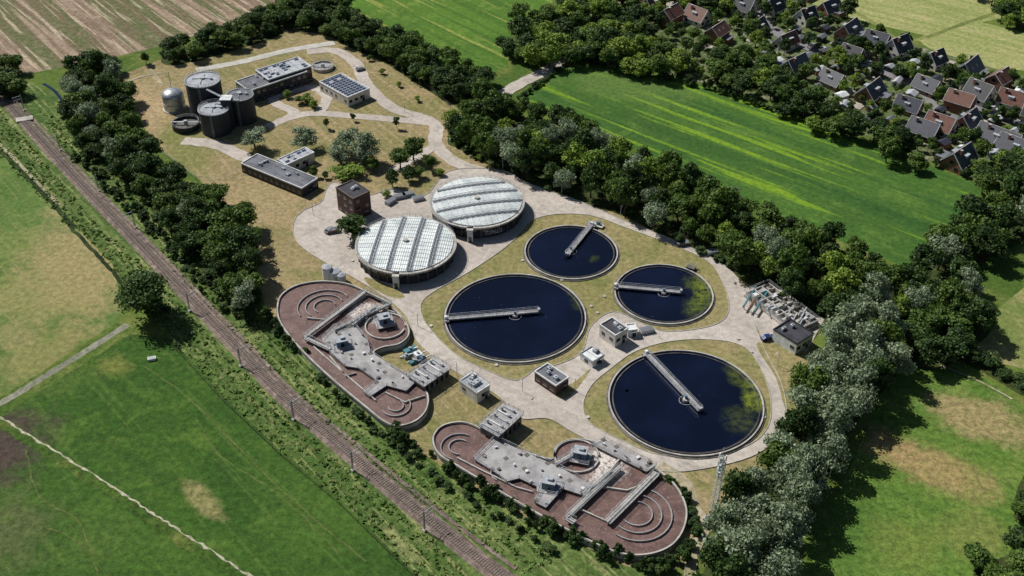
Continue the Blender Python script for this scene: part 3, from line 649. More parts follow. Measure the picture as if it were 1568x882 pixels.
# ---------------------------------------------------------------- buildings
def rectify(px, h):
    c = G(px, h); ctr = sum(c, Vector())/4
    e1 = ((c[1]-c[0])+(c[2]-c[3]))/2; e2 = ((c[2]-c[1])+(c[3]-c[0]))/2
    ang = math.atan2(e1.y, e1.x); nrm = Vector((-e1.y, e1.x, 0)).normalized()
    return ctr, ang, e1.length, abs(e2.dot(nrm))
def building(name, px, h, wall, roof, floors=1, units=3, solar=0, rail=False, parapet='white', win=True):
    ctr, ang, w, l = rectify(px, h); e = empty(name, (ctr.x, ctr.y, 0), ang)
    q = Geo(); q.box((0, 0, (h-.3)/2), (w, l, h-.3), M[wall]); q.obj('walls', e)
    q = Geo(); q.box((0, 0, h-.2), (w+.12, l+.12, .2), M[roof])
    for i in range(int(w/3)): q.box(((i+.5)/int(w/3)*w-w/2, 0, h-.085), (.12, l*.96, .03), M['roofdark'])
    q.obj('roof', e)
    q = Geo(); t = .3
    for s in (-1, 1):
        q.box((0, s*(l/2+.06-t/2+.05), h+.0), (w+.3, t, .5), M[parapet]); q.box((s*(w/2+.06-t/2+.05), 0, h+.003), (t, l-.35, .5), M[parapet])
    q.obj('parapet', e)
    if win:
        q = Geo(); fr = Geo()
        for f in range(floors):
            zz = (f+.55)*(h-.4)/floors
            for s in (-1, 1):
                k = max(1, int(w/2.6))
                for i in range(k):
                    x = (i+.5)/k*w-w/2
                    if R.random() < .82: q.box((x, s*(l/2+.02), zz), (1.5, .06, 1.15), M['glass']); fr.box((x, s*(l/2+.03), zz-.65), (1.7, .12, .1), M['conc'])
                k = max(1, int(l/2.8))
                for i in range(k):
                    y = (i+.5)/k*l-l/2
                    if R.random() < .75: q.box((s*(w/2+.02), y, zz), (.06, 1.5, 1.15), M['glass']); fr.box((s*(w/2+.03), y, zz-.65), (.12, 1.7, .1), M['conc'])
        q.obj('windows', e); fr.obj('window_sills', e)
    q = Geo(); q.box((w*.2, -l/2-.04, 1.1), (1.1, .1, 2.2), M['darkgrey']); q.box((w*.2, -l/2-.35, 2.35), (1.6, .7, .1), M['conc']); q.obj('door', e)
    if units:
        q = Geo()
        for i in range(units):
            a, b = R.uniform(-.36, .36)*w, R.uniform(-.32, .32)*l
            sx, sy, sz = R.uniform(.8, 1.8), R.uniform(.8, 1.6), R.uniform(.5, 1.1)
            q.box((a, b, h-.1+sz/2), (sx, sy, sz), M[R.choice(['white', 'steel', 'rooflight'])]); q.cyl((a, b), .25, h-.1+sz, h+sz+.2, M['steel'], 10)
        q.obj('rooftop_units', e)
    if solar:
        q = Geo(); nx = int((w-1.5)/2.0); ny = int((l-1.5)/1.7)
        for i in range(nx):
            for j in range(ny):
                if R.random() > solar: continue
                x = (i+.5)/nx*(w-1.5)-(w-1.5)/2; y = (j+.5)/ny*(l-1.5)-(l-1.5)/2; a, b = .9, .42
                q.add([(x-a, y-b, h+.05), (x+a, y-b, h+.05), (x+a, y+b, h+.25), (x-a, y+b, h+.25)], [(0, 1, 2, 3)], M['solar'])
                q.bar((x-a, y+b, h-.1), (x-a, y+b, h+.25), .05, M['steel']); q.bar((x+a, y+b, h-.1), (x+a, y+b, h+.25), .05, M['steel'])
        q.obj('solar_panels', e)
    if rail:
        q = Geo(); q.railing([(-w/2, -l/2), (w/2, -l/2), (w/2, l/2), (-w/2, l/2)], h+.25, M['steel'], 1.0, True); q.obj('roof_railing', e)
    return e
building('operations_building', [(357,124), (448,97), (470,108), (385,140)], 6, 'darkgrey', 'roofgrey', 2, 9)
building('operations_wing', [(390,108), (455,88), (478,101), (412,122)], 7, 'darkgrey', 'rooflight', 2, 5, solar=.35)
building('solar_roof_workshop', [(491,124), (525,112), (563,136), (530,151)], 4.5, 'brickwhite', 'rooflight', 1, 0, solar=.95)
building('office_building', [(372,248), (398,234), (482,275), (459,291)], 4, 'darkgrey', 'roofgrey', 1, 6, parapet='white')
building('office_wing', [(425,244), (468,225), (480,234), (438,253)], 4.3, 'brickwhite', 'rooflight', 1, 2, solar=.3)
building('brick_pump_house', [(512,288), (538,277), (568,292), (543,304)], 9.5, 'brick', 'roofdark', 3, 4, parapet='brick')
building('switch_house', [(917,497), (936,488), (963,501), (944,514)], 5, 'brickwhite', 'roofdark', 1, 2)
building('control_kiosk', [(958,495), (972,497), (976,503), (962,508)], 2.8, 'white', 'white', 1, 0)
building('blower_house', [(818,568), (838,558), (871,576), (852,592)], 4.0, 'brick', 'roofgrey', 1, 3)
building('container_shed', [(888,541), (905,531), (926,543), (908,554)], 2.6, 'white', 'white', 1, 1, parapet='steel')
building('compressor_house', [(702,583), (722,572), (751,588), (732,602)], 4.2, 'brickwhite', 'rooflight', 1, 6, rail=True)
building('sludge_building', [(1180,507), (1206,491), (1250,508), (1225,524)], 4.5, 'white', 'roofdark', 1, 2, parapet='darkgrey')
building('gate_lodge', [(430,98), (440,93), (452,99), (442,104)], 3.2, 'white', 'rooflight', 1, 0)
# ---- digesters
def silo(name, u, v, wpx, h, dome=.5, wallm='darkgrey', topm='rooflight'):
    c = g(u, v, h); r = (g(u+wpx/2, v, h)-g(u-wpx/2, v, h)).length/2; e = empty(name, (c.x, c.y, 0))
    circ = lambda rr, n=48: [Vector((rr*math.cos(6.28318*i/n), rr*math.sin(6.28318*i/n), 0)) for i in range(n)]
    q = Geo(); q.cyl((0, 0), r, 0, h, M[wallm], 64, top=False)
    for z in np.arange(1.5, h-.5, 1.5): q.ribbon(circ(r+.03), .08, z, z+.06, M['roofdark'], True)
    q.obj('shell', e)
    q = Geo(); q.cyl((0, 0), r-.15, h-.1, h+dome, M[topm], 48, r2=.8); q.obj('roof', e)
    q = Geo(); q.ribbon(circ(r+.05), .4, h-.25, h+.15, M['rooflight'], True); q.railing(circ(r-.05, 32), h+.15, M['steel'], 1.0, True, 3); q.obj('rim', e)
    q = Geo(); q.cyl((0, 0), .9, h+dome, h+dome+.6, M['steel'], 16); q.box((r*.5, 0, h+dome*.5+.3), (.9, .9, .8), M['steel']); q.bar((-r*.6, 0, h+.5), (r*.6, 0, h+.7), .25, M['steel'])
    q.bar((0, -r*.6, h+.5), (0, r*.6, h+.6), .2, M['steel']); q.obj('roof_fittings', e)
    q = Geo()
    for s in (-.3, .3): q.bar((s, -r-.25, 0), (s, -r-.25, h+1), .08, M['steel'])
    for z in np.arange(.4, h, .5): q.bar((-.3, -r-.25, z), (.3, -r-.25, z), .05, M['steel'])
    q.obj('ladder', e)
silo('sludge_digester', 310, 122, 53, 15)
silo('sludge_digester', 327, 166, 46, 10)
silo('sludge_digester', 367, 145, 41, 11.5, topm='roofgrey')
c = g(346, 150, 13); q = Geo(); q.box((c.x, c.y, 6.5), (4, 4, 13), M['darkgrey']); q.box((c.x, c.y, 13.1), (4.4, 4.4, .3), M['white']); q.bar((c.x, c.y, 12.5), (c.x-8, c.y+3, 15.2), 1.0, M['steel'], .3); q.bar((c.x, c.y, 12.5), (c.x+5, c.y, 12), 1.0, M['steel'], .3); q.obj('digester_stair_tower')
c = g(265, 150, 5); r = 4.4; e = empty('gas_holder', (c.x, c.y, 0)); q = Geo(); q.cyl((0, 0), r, .4, 6.5, M['silver'], 40, top=False)
z0, r0 = 6.5, r
for k in range(1, 7):
    a = k/6*math.pi/2; z1, r1 = 6.5+2.6*math.sin(a), max(.05, r*math.cos(a)); q.cyl((0, 0), r0, z0, z1, M['silver'], 40, r2=r1, top=(k == 6)); z0, r0 = z1, r1
q.obj('dome_shell', e)
q = Geo(); q.cyl((0, 0), r+.5, 0, .5, M['conc'], 40); q.obj('base', e)
q = Geo(); q.bar((-.5, 2, 6), (-.5, 2, 16), .22, M['white']); q.obj('vent_pole', e)
q = Geo(); q.ribbon([Vector((r*1.01*math.cos(t*.157), r*1.01*math.sin(t*.157), 0)) for t in range(40)], .2, 3.2, 3.5, M['steel'], True); q.obj('ring_band', e)
for (u, v, w, h, wm, im, nm) in ((284,187,40,2.5,'darkgrey','concdark','open_buffer_tank'), (494,100,32,1.5,'conc','deck','round_thickener')):
    c = g(u, v, h); r = w/2/pxm(v); e = empty(nm, (c.x, c.y, 0)); cs = [Vector((r*math.cos(t*.13090), r*math.sin(t*.13090), 0)) for t in range(48)]
    q = Geo(); q.ribbon(cs, .35, 0, h, M[wm], True); q.obj('wall', e); q = Geo(); q.cyl((0, 0), r-.15, 0, h*.55, M[im], 48); q.obj('floor', e)
    q = Geo(); q.bar((-r, 0, h+.1), (r, 0, h+.1), .8, M['steel'], .15); q.cyl((0, 0), .7, .5, h+.8, M['steel'], 16); q.railing(cs[::3], h, M['steel'], 1, True, 3); q.obj('walkway', e)
e = empty('dosing_silos')
for (u, v, h, r) in ((500,408,5,1.6), (512,414,3.6,1.9), (522,420,3,1.5)):
    c = g(u, v, h); q = Geo(); q.cyl((c.x, c.y), r, 0, h, M['white'], 24); q.cyl((c.x, c.y), r*.98, h, h+.5, M['rooflight'], 24, r2=.3); q.bar((c.x+r, c.y, 0), (c.x+r, c.y, h+.6), .12, M['steel']); q.obj('silo', e)
# ---------------------------------------------------------------- aeration basins
def arcw(u, v, z, r, a0, a1, n=18):
    c = g(u, v, z); return [Vector((c.x+r*math.cos(rad(a0+(a1-a0)*i/n)), c.y+r*math.sin(rad(a0+(a1-a0)*i/n)), 0)) for i in range(n+1)]
def basin(outline, decks, walks, walls, arcs, cabins, foam, rings):
    WH = 2.2; e = empty('aeration_basin')
    O = smooth(G(outline, WH), True, 6)
    q = Geo(); q.ribbon(O, .4, 0, WH, M['conc'], True); q.ribbon(O, .8, 1.75, 1.95, M['concdark'], True); q.obj('outer_wall', e)
    q = Geo(); q.prism(O, None, 1.55, sludge('activated_sludge', foam)); q.obj('sludge_surface', e)
    q = Geo()
    for w in walls: q.ribbon(G(w, WH), .35, 1.3, WH, M['conc'])
    for a in arcs: q.ribbon(arcw(a[0], a[1], WH, *a[2:]), .24, 1.3, WH-.1, M['deck'])
    for (u, v, r) in rings: q.ribbon(arcw(u, v, WH, r, 0, 345, 30), .4, 1.3, WH, M['conc'])
    q.obj('guide_walls', e)
    q = Geo(); ra = Geo()
    for i, d in enumerate(decks):
        P = G(d, WH+.3); q.prism(P, WH-.1, WH+.3+i*.01, M['deck'], M['conc']); ra.railing(P, WH+.3, M['steel'], 1.1, True, 2.2, .08)
    for (a, b, w) in walks:
        A, B = g(*a, WH+.5), g(*b, WH+.5); q.bar(A, B, w, M['conc'], .3); d = (B-A).normalized(); n = Vector((-d.y, d.x, 0))*w/2
        ra.railing([A+n, B+n], WH+.6, M['steel'], 1.1, step=2, t=.08); ra.railing([A-n, B-n], WH+.6, M['steel'], 1.1, step=2, t=.08)
    q.obj('deck_slabs', e); ra.obj('railings', e)
    for (u, v, ang, s) in cabins:
        c = g(u, v, WH+2); q = Geo(); q.box((0, 0, WH+1.5), (s, s*.8, 2.4), M['blue']); q.box((0, 0, WH+2.8), (s+.4, s*.8+.4, .2), M['rooflight'])
        q.box((0, -s*.4-.03, WH+1.3), (1, .06, 2), M['glass']); q.box((s/2+.03, 0, WH+1.7), (.06, s*.5, .8), M['glass']); q.box((s*.1, 0, WH+3.2), (s*.4, s*.3, .6), M['steel'])
        q.box((0, 0, WH+.2), (s+2.4, s*.8+2.4, .28), M['deck'])
        q.railing([(-s/2-1.1, -s*.4-1.1), (s/2+1.1, -s*.4-1.1), (s/2+1.1, s*.4+1.1), (-s/2-1.1, s*.4+1.1)], WH+.35, M['steel'], 1.1, True)
        q.obj('mixer_cabin', e, (c.x, c.y, 0), rad(ang))
    q = Geo()
    for d in decks:
        for (x, y) in scatter(d, WH+.3, 3.2)[:14]:
            q.box((x, y, WH+.3+.3), (R.uniform(.3, 1.1), R.uniform(.3, .9), R.uniform(.4, .9)), M[R.choice(['steel', 'white', 'concdark', 'deck'])], R.random())
        for (x, y) in scatter(d, WH+.3, 4.0)[:10]: q.box((x, y, WH+.33), (1.2, 1.2, .08), M['concdark'], .6)
    for (a, b, w) in walks:
        A, B = g(*a, WH+.9), g(*b, WH+.9); q.bar(A, B, .22, M['steel'])
    q.obj('deck_equipment', e)
basin([(425,468), (432,450), (455,436), (490,430), (528,433), (555,443), (583,459), (607,476), (623,496), (625,513), (610,526), (585,531), (572,541), (600,560), (638,582), (654,602), (653,625), (637,643), (610,651), (588,644), (560,622), (520,589), (480,553), (447,518), (428,490)],
      [[(493,520), (512,500), (545,500), (562,520), (567,540), (600,562), (638,583), (622,598), (592,590), (566,607), (556,600), (577,583), (548,563), (528,560), (505,540)]],
      [((467,517), (560,447), 1.4), ((512,505), (598,465), 1.4), ((467,517), (505,535), 1.4), ((540,498), (575,470), 1.1), ((560,447), (598,465), 1.1)],
      [[(470,486), (500,489), (560,452)], [(480,530), (520,565), (575,612)], [(505,545), (530,575), (545,570)], [(590,600), (620,615), (650,605)], [(545,500), (555,485), (580,470), (605,478)]],
      [(497,468,8.5,40,215), (497,468,6,30,230), (497,468,3.4,20,240), (606,620,4.2,-150,40), (606,620,2.2,-170,60)],
      [(523,522,20,3.4), (588,487,20,3.4)], [((545,495),(580,475), 6)], [(590,498,6.2)])
basin([(663,672), (672,655), (690,647), (712,646), (735,655), (752,668), (800,690), (845,702), (850,685), (868,674), (895,672), (930,682), (975,700), (1012,722), (1038,748), (1051,780), (1045,812), (1025,836), (990,848), (950,846), (905,828), (850,800), (800,772), (750,742), (700,712), (672,694)],
      [[(725,703), (758,670), (800,690), (852,712), (905,742), (893,758), (862,748), (836,777), (818,768), (830,748), (795,732), (775,737), (765,728), (745,715)],
       [(905,680), (925,672), (1005,712), (990,722)]],
      [((868,793), (950,715), 1.4), ((930,800), (1006,724), 1.9), ((868,793), (880,800), 1.8), ((850,712), (880,695), 1.4), ((893,758), (935,722), 1.4)],
      [[(700,700), (735,718), (790,745), (815,752)], [(740,712), (760,722), (775,718)], [(905,742), (960,750), (1000,735)], [(880,775), (935,800)], [(905,742), (925,730), (950,700)]],
      [(975,785,9.0,-130,60), (975,785,6.4,-140,70), (975,785,4.0,-150,80), (703,683,5.0,60,250), (703,683,2.8,50,270), (770,722,3.2,60,240)],
      [(889,692,-15,3.4), (841,738,-15,3.4)], [((900,715),(965,720), 8), ((915,695),(950,705), 7)], [(883,697,6.0)])
def platform(name, px, h):
    ctr, ang, w, l = rectify(px, h); e = empty(name, (ctr.x, ctr.y, 0), ang)
    q = Geo(); q.box((0, 0, (h-1)/2), (w*.92, l*.9, h-1.0), M['concdark']); q.obj('base_walls', e)
    q = Geo(); q.box((0, 0, h-.2), (w, l, .3), M['deck']); q.obj('deck', e)
    q = Geo(); q.railing([(-w/2, -l/2), (w/2, -l/2), (w/2, l/2), (-w/2, l/2)], h, M['steel'], 1.1, True, 1.5, .08); q.railing([(-w*.1, -l/2), (-w*.1, l/2)], h, M['steel'], 1.1); q.obj('railings', e)
    q = Geo(); k = int(w/1.9)
    for i in range(k):
        x = (i+.5)/k*w-w/2; t = R.uniform(.1, .42); q.bar((x, -l*t, h+.2), (x, l*.4, h+.2), .35, M['white'] if i % 2 else M['rooflight'], .35)
        q.box((x, -l*t, h+.4), (.7, .6, .8), M['steel'])
    for i in range(3): q.cyl(((i-1)*w*.28, l*.3), .35, h, h+1.3, M['steel'], 12)
    q.obj('pipe_work', e)
    q = Geo()
    for i in range(-2, 3): q.box((i*w*.18, -l*.45-.03, h*.45), (w*.08, .1, h*.5), M['glass'])
    q.obj('openings', e)
platform('screen_platform', [(619,577), (662,548), (693,562), (652,590)], 3.6)
platform('screen_platform', [(731,652), (772,617), (801,634), (764,668)], 4.5)
e = empty('grit_separator')
for (u, v, s, m) in ((628,537,(4,1.6,1.8),'teal'), (640,545,(2.2,2.2,2.2),'white'), (634,552,(3,1.2,1.0),'teal'), (648,552,(1.4,1.4,2.6),'blue'), (622,545,(1.6,1.2,1.4),'rooflight')):
    c = g(u, v, 1); q = Geo(); q.box((c.x, c.y, s[2]/2), s, M[m], .6); q.cyl((c.x, c.y), .4, s[2], s[2]+.6, M['steel'], 12); q.bar((c.x-2, c.y, .5), (c.x+2.5, c.y+.5, s[2]+.3), .3, M['steel']); q.obj('unit', e)
# ---- inlet works on the right
e = empty('inlet_works'); ctr, ang, w, l = rectify([(1130,452), (1165,440), (1266,488), (1228,508)], 1.5)
e.location = (ctr.x, ctr.y, 0); e.rotation_euler = (0, 0, ang)
L0, W0 = max(w, l), min(w, l)
q = Geo(); q.box((0, 0, .6), (w, l, 1.2), M['conc']); q.obj('base_slab', e)
q = Geo(); long_y = l > w
def XY(a, b): return (b, a) if long_y else (a, b)
for k in range(9):
    a = (k/8-.5)*L0*.94; x, y = XY(a, 0); sx, sy = XY(.35, W0*.94); q.box((x, y, 1.7), (sx, sy, 1.2), M['conc'])
for b in (-.47, -.15, .15, .47):
    x, y = XY(0, b*W0); sx, sy = XY(L0*.95, .35); q.box((x, y, 1.75), (sx, sy, 1.25), M['conc'])
q.obj('channel_walls', e)
q = Geo()
for k in range(30):
    a, b = R.uniform(-.45, .45)*L0, R.uniform(-.42, .42)*W0; x, y = XY(a, b); s = (R.uniform(.6, 2.4), R.uniform(.5, 1.6), R.uniform(.4, 1.3))
    q.box((x, y, 1.9+s[2]/2), s, M[R.choice(['steel', 'white', 'rooflight', 'darkgrey', 'deck', 'concdark', 'conc'])])
for k in range(6):
    a, b = R.uniform(-.45, .1)*L0, R.uniform(-.42, .42)*W0; x, y = XY(a, b); q.bar((x-2, y-1, 2.6), (x+2, y+1, 3.2), .35, M[R.choice(['teal', 'steel', 'steel'])])
q.obj('screens_and_pipes', e)
q = Geo(); q.railing([(-w/2, -l/2), (w/2, -l/2), (w/2, l/2), (-w/2, l/2)], 2.3, M['steel'], 1.1, True, 2, .07); q.obj('railings', e)
e = empty('pipe_gantry')
for i, (a, b) in enumerate((((1138,470), (1158,438)), ((1146,474), (1168,440)), ((1155,477), (1178,442)))):
    A, B = g(*a, 2), g(*b, 2); q = Geo(); q.bar(A, B, .5, M['teal' if i != 1 else 'rust'], .5)
    for t in (.1, .5, .9): p = A.lerp(B, t); q.bar((p.x, p.y, 0), (p.x, p.y, 2.4), .25, M['steel'])
    q.obj('pipe', e)
# ---- lattice mast
b = g(1090, 800); e = empty('lattice_mast', (b.x, b.y, 0)); q = Geo()
for k in range(13):
    s0 = .95-.65*k/13; s1 = .95-.65*(k+1)/13; z0, z1 = k*1.85, (k+1)*1.85; cn = [(-1, -1), (1, -1), (1, 1), (-1, 1)]
    for i in range(4):
        a, c2 = cn[i], cn[(i+1) % 4]
        q.bar((a[0]*s0, a[1]*s0, z0), (a[0]*s1, a[1]*s1, z1), .15, M['white']); q.bar((a[0]*s0, a[1]*s0, z0), (c2[0]*s1, c2[1]*s1, z1), .08, M['white']); q.bar((a[0]*s1, a[1]*s1, z1), (c2[0]*s1, c2[1]*s1, z1), .08, M['steel'])
q.obj('lattice_tower', e); q = Geo()
for z in (23.5, 21, 18.5):
    for a in range(3): q.box((.95*math.cos(a*2.1), .95*math.sin(a*2.1), z), (.3, .4, 1.7), M['white'], a*2.1)
    q.cyl((0, 0), .8, z-1.1, z-1.0, M['steel'], 12)
q.bar((0, 0, 24), (0, 0, 27), .1, M['white']); q.obj('antennas', e); q = Geo(); q.box((0, 0, .2), (4, 4, .4), M['conc']); q.box((3, 1, 1.1), (1.4, 2.2, 2.2), M['white']); q.obj('base_and_cabinet', e)
# ---------------------------------------------------------------- houses
def house_parts(w, l, hw, hr, wall, tile, dorm, ext):
    out = {}
    q = Geo(); q.add([(-w/2, -l/2, 0), (w/2, -l/2, 0), (w/2, l/2, 0), (-w/2, l/2, 0), (-w/2, -l/2, hw), (w/2, -l/2, hw), (w/2, l/2, hw), (-w/2, l/2, hw), (0, -l/2, hw+hr), (0, l/2, hw+hr)],
        [(0,1,5,8,4), (2,3,7,9,6), (1,2,6,5), (3,0,4,7)], M[wall])
    if ext: q.box((w/2+1.6, l*.1, 1.4), (3.2, l*.5, 2.8), M[wall])
    out['walls'] = q
    q = Geo(); o = .45; t = hr/(w/2)
    for s in (-1, 1):
        q.add([(0, -l/2-o, hw+hr+.12), (s*(w/2+o), -l/2-o, hw-o*t+.12), (s*(w/2+o), l/2+o, hw-o*t+.12), (0, l/2+o, hw+hr+.12)], [(0,1,2,3) if s > 0 else (3,2,1,0)], M[tile])
        q.add([(0, -l/2-o, hw+hr-.06), (s*(w/2+o), -l/2-o, hw-o*t-.06), (s*(w/2+o), l/2+o, hw-o*t-.06), (0, l/2+o, hw+hr-.06)], [(0,1,2,3) if s < 0 else (3,2,1,0)], M['white'])
        for e2 in (-1, 1): q.bar((0, e2*(l/2+o), hw+hr+.05), (s*(w/2+o), e2*(l/2+o), hw-o*t+.05), .12, M['white'], .3)
        q.bar((s*(w/2+o), -l/2-o, hw-o*t), (s*(w/2+o), l/2+o, hw-o*t), .18, M['white'], .14)
    if ext: q.box((w/2+1.65, l*.1, 2.9), (3.3, l*.5+.2, .15), M['roofgrey'])
    q.bar((0, -l/2-o, hw+hr+.14), (0, l/2+o, hw+hr+.14), .25, M['conc'], .12)
    out['roof'] = q
    q = Geo()
    for s in (-1, 1):
        for x in (-w*.25, w*.22): q.box((x, s*(l/2+.02), 1.5), (1.4, .08, 1.3), M['glass'])
        q.box((0, s*(l/2+.02), hw+.6), (1.6, .08, 1.2), M['glass'])
        for y in (-l*.28, l*.28): q.box((s*(w/2+.02), y, 1.5), (.08, 1.3, 1.2), M['glass'])
    if dorm: q.box((w*.32+.03, 0, hw+hr*.42), (1.25, 1.9, .9), M['glass'])
    out['windows'] = q
    q = Geo(); q.box((w*.02, -l/2-.05, 1.05), (1, .1, 2.1), M['blue']); out['door'] = q
    q = Geo(); q.box((-w*.15, l*.25, hw+hr*.9), (.7, .9, 1.9), M['brick2']); q.box((-w*.15, l*.25, hw+hr*.9+1.0), (.85, 1.05, .12), M['conc']); out['chimney'] = q
    if dorm:
        q = Geo(); q.box((w*.27, 0, hw+hr*.42), (1.2, 2.6, 1.3), M['white']); q.box((w*.27, 0, hw+hr*.42+.72), (1.7, 3.0, .12), M['rooflight']); q.box((-w*.27, 0, hw+hr*.42), (1.2, 2.2, 1.3), M['white']); q.box((-w*.27, 0, hw+hr*.42+.72), (1.7, 2.6, .12), M['rooflight']); out['dormers'] = q
    else:
        q = Geo(); t = hr/(w/2)
        for y in (-l*.2, l*.12): 
            x = w*.28; z = hw+hr*(1-x/(w/2))+.2; q.add([(x-.5, y-.4, z+.5*t), (x+.5, y-.4, z-.5*t), (x+.5, y+.4, z-.5*t), (x-.5, y+.4, z+.5*t)], [(0, 1, 2, 3)], M['rooflight'])
        out['skylights'] = q
    return out
HM = []
for args in ((8, 11, 3.0, 4.4, 'brick2', 'tile', True, True), (8.6, 9.5, 3.2, 4.8, 'brickwhite', 'tile4', True, False), (8.2, 11, 5.2, 3.6, 'brick2', 'tile2', False, True), (8.4, 12, 3.2, 4.6, 'brick', 'tile3', False, True), (9.5, 15, 3, 4, 'brickwhite', 'tile', True, True), (7.6, 10, 3.0, 4.2, 'brickwhite', 'tile2', True, False), (9, 10, 2.8, 5.0, 'brick2', 'tile4', False, False)):
    mm = {}
    for k, v in house_parts(*args).items():
        o = v.obj('tmp_'+k); mm[k] = o.data; bpy.data.objects.remove(o)
    HM.append(mm)
dv = g(1335, 138)-g(1030, 25); A0 = math.atan2(dv.y, dv.x)
HP = []
def house(u, v, var=None, rot=None, name='brick_house'):
    p = g(u, v, 4); HP.append(p); e = empty(name, (p.x, p.y, 0), A0+(rot if rot is not None else R.choice([0, math.pi/2, math.pi/2, math.pi])+R.uniform(-.15, .15)))
    s = R.uniform(.9, 1.08); e.scale = (s, s, s)
    mm = HM[var if var is not None else R.choice([0, 0, 1, 2, 3, 5, 6])]
    for k, me in mm.items():
        o = bpy.data.objects.new(k, me); bpy.context.collection.objects.link(o); o.parent = e
    q = Geo(); q.box((R.uniform(-2, 2), -9, .3), (R.uniform(4, 7), R.uniform(3, 6), .1), ter); q.obj('terrace', e)
for (u, v) in [(1026,24), (1068,22), (1098,50), (1140,8), (1185,8), (1235,22), (1218,98), (1275,118), (1334,138), (1392,158), (1300,45), (1343,58), (1375,70), (1432,88), (1484,104), (1530,122), (1600,150), (1440,188), (1482,182), (1415,195), (1000,2), (965,-12), (1090,-8), (1235,-15), (1180,-25), (1050,-12), (1610,200), (872,20), (1590,170), (1205,60), (1420,128), (1270,10), (1305,80), (1500,140), (1550,150), (1160,40), (1470,155)]:
    house(u, v)
for (u, v) in ((1530,208), (1560,222), (1600,238)): house(u, v, 4, math.pi/2, 'terraced_house')
house(1470, 240, 0)
for o in [o for o in bpy.data.objects if o.name.startswith('garden_tree') and o.type == 'MESH']:
    if any((Vector((o.location.x, o.location.y, 0))-Vector((p.x, p.y, 0))).length < 6.3 for p in HP): bpy.data.objects.remove(o)
for i, (x, y) in enumerate(scatter([(1150,60), (1250,40), (1568,140), (1620,240), (1500,262), (1380,205), (1200,130)], 1, 8)):
    if i > 80: break
    if any((Vector((x, y, 0))-Vector((p.x, p.y, 0))).length < 8.5 for p in HP): continue
    e = empty('garden_shed', (x, y, 0), A0+R.uniform(-.2, .2)); w, l = R.uniform(2.5, 4.5), R.uniform(3, 6); q = Geo(); q.box((0, 0, 1.15), (w, l, 2.3), M[R.choice(['brick2', 'brickwhite', 'bark', 'darkgrey'])]); q.box((0, -l/2-.03, 1), (.9, .06, 1.9), M['darkgrey']); q.obj('walls', e)
    q = Geo(); m = M[R.choice(['roofgrey', 'rooflight', 'tile', 'white', 'rooflight'])]
    q.add([(-w/2-.2, -l/2-.2, 2.31), (w/2+.2, -l/2-.2, 2.31), (w/2+.2, l/2+.2, 2.31), (-w/2-.2, l/2+.2, 2.31), (0, -l/2-.2, 3.2), (0, l/2+.2, 3.2)], [(0,1,4), (1,2,5,4), (2,3,5), (3,0,4,5)], m); q.obj('roof', e)
# ---------------------------------------------------------------- cars
def car_mesh(col):
    q = Geo(); prof = [(-2.1, .35), (2.1, .35), (2.15, .75), (1.2, .95), (.55, 1.42), (-1.2, 1.45), (-1.95, 1.0), (-2.15, .8)]
    n = len(prof); vs = [(x, -.85, z) for x, z in prof]+[(x, .85, z) for x, z in prof]
    q.add(vs, [tuple(range(n)), tuple(range(2*n-1, n-1, -1))]+[(i, n+i, n+(i+1) % n, (i+1) % n) for i in range(n)], col)
    q.add([(1.17, -.72, .98), (1.17, .72, .98), (.6, .66, 1.40), (.6, -.66, 1.40)], [(0,1,2,3)], M['glass']); q.add([(-1.9, -.7, 1.05), (-1.9, .7, 1.05), (-1.27, .66, 1.44), (-1.27, -.66, 1.44)], [(0,1,2,3)], M['glass'])
    for s in (-1, 1):
        q.box((-.3, s*.855, 1.15), (1.7, .03, .35), M['glass'])
        for x in (-1.3, 1.35):
            vs = [(x+.33*math.cos(t*.628), s*.78, .33+.33*math.sin(t*.628)) for t in range(10)]+[(x+.33*math.cos(t*.628), s*.9, .33+.33*math.sin(t*.628)) for t in range(10)]
            q.add(vs, [tuple(range(10)), tuple(range(10, 20))]+[(i, (i+1) % 10, 10+(i+1) % 10, 10+i) for i in range(10)], M['tyre'])
    o = q.obj('tmp'); me = o.data; bpy.data.objects.remove(o); return me
CM = [car_mesh(simple('car_paint', c, K(c, .8), .25, 1, .2)) for c in (C(215,215,218), C(60,65,75), C(120,30,30), C(40,60,110), C(150,152,158))]
def car(u, v, ang):
    p = g(u, v); o = bpy.data.objects.new('parked_car', R.choice(CM)); bpy.context.collection.objects.link(o); o.location = (p.x, p.y, STEP*LAY[0]); o.rotation_euler = (0, 0, ang)
for (u, v) in [(1245,72), (1262,78), (1300,90), (1330,99), (1356,108), (1385,118), (1430,136), (1455,146), (1490,158), (1520,168), (1215,66), (1200,100), (1450,180), (1480,205), (1540,226)]: car(u, v, A0+R.uniform(-.1, .1))
for (u, v, a) in [(552,108,.5), (505,355,1.0), (1175,520,.3), (422,128,.3)]: car(u, v, a)
for (u, v, a, m) in ((625,297,.4,'teal'), (640,303,.4,'white'), (612,300,.4,'steel'), (510,352,.3,'rust'), (700,286,.5,'white'), (1092,385,.2,'white'), (1045,372,.2,'darkgrey'), (598,308,.9,'rooflight'), (990,505,.3,'white')):
    p = g(u, v, 1); e = empty('skip_container', (p.x, p.y, 0), a); q = Geo(); q.box((0, 0, .85), (4.2, 2.0, 1.2), M[m])
    for k in range(7): q.box((-1.9+k*.63, -1.03, .85), (.1, .08, 1.2), M['steel']); q.box((-1.9+k*.63, 1.03, .85), (.1, .08, 1.2), M['steel'])
    q.box((0, 0, 1.48), (4.3, 2.15, .08), M['roofgrey']); q.obj('body', e)
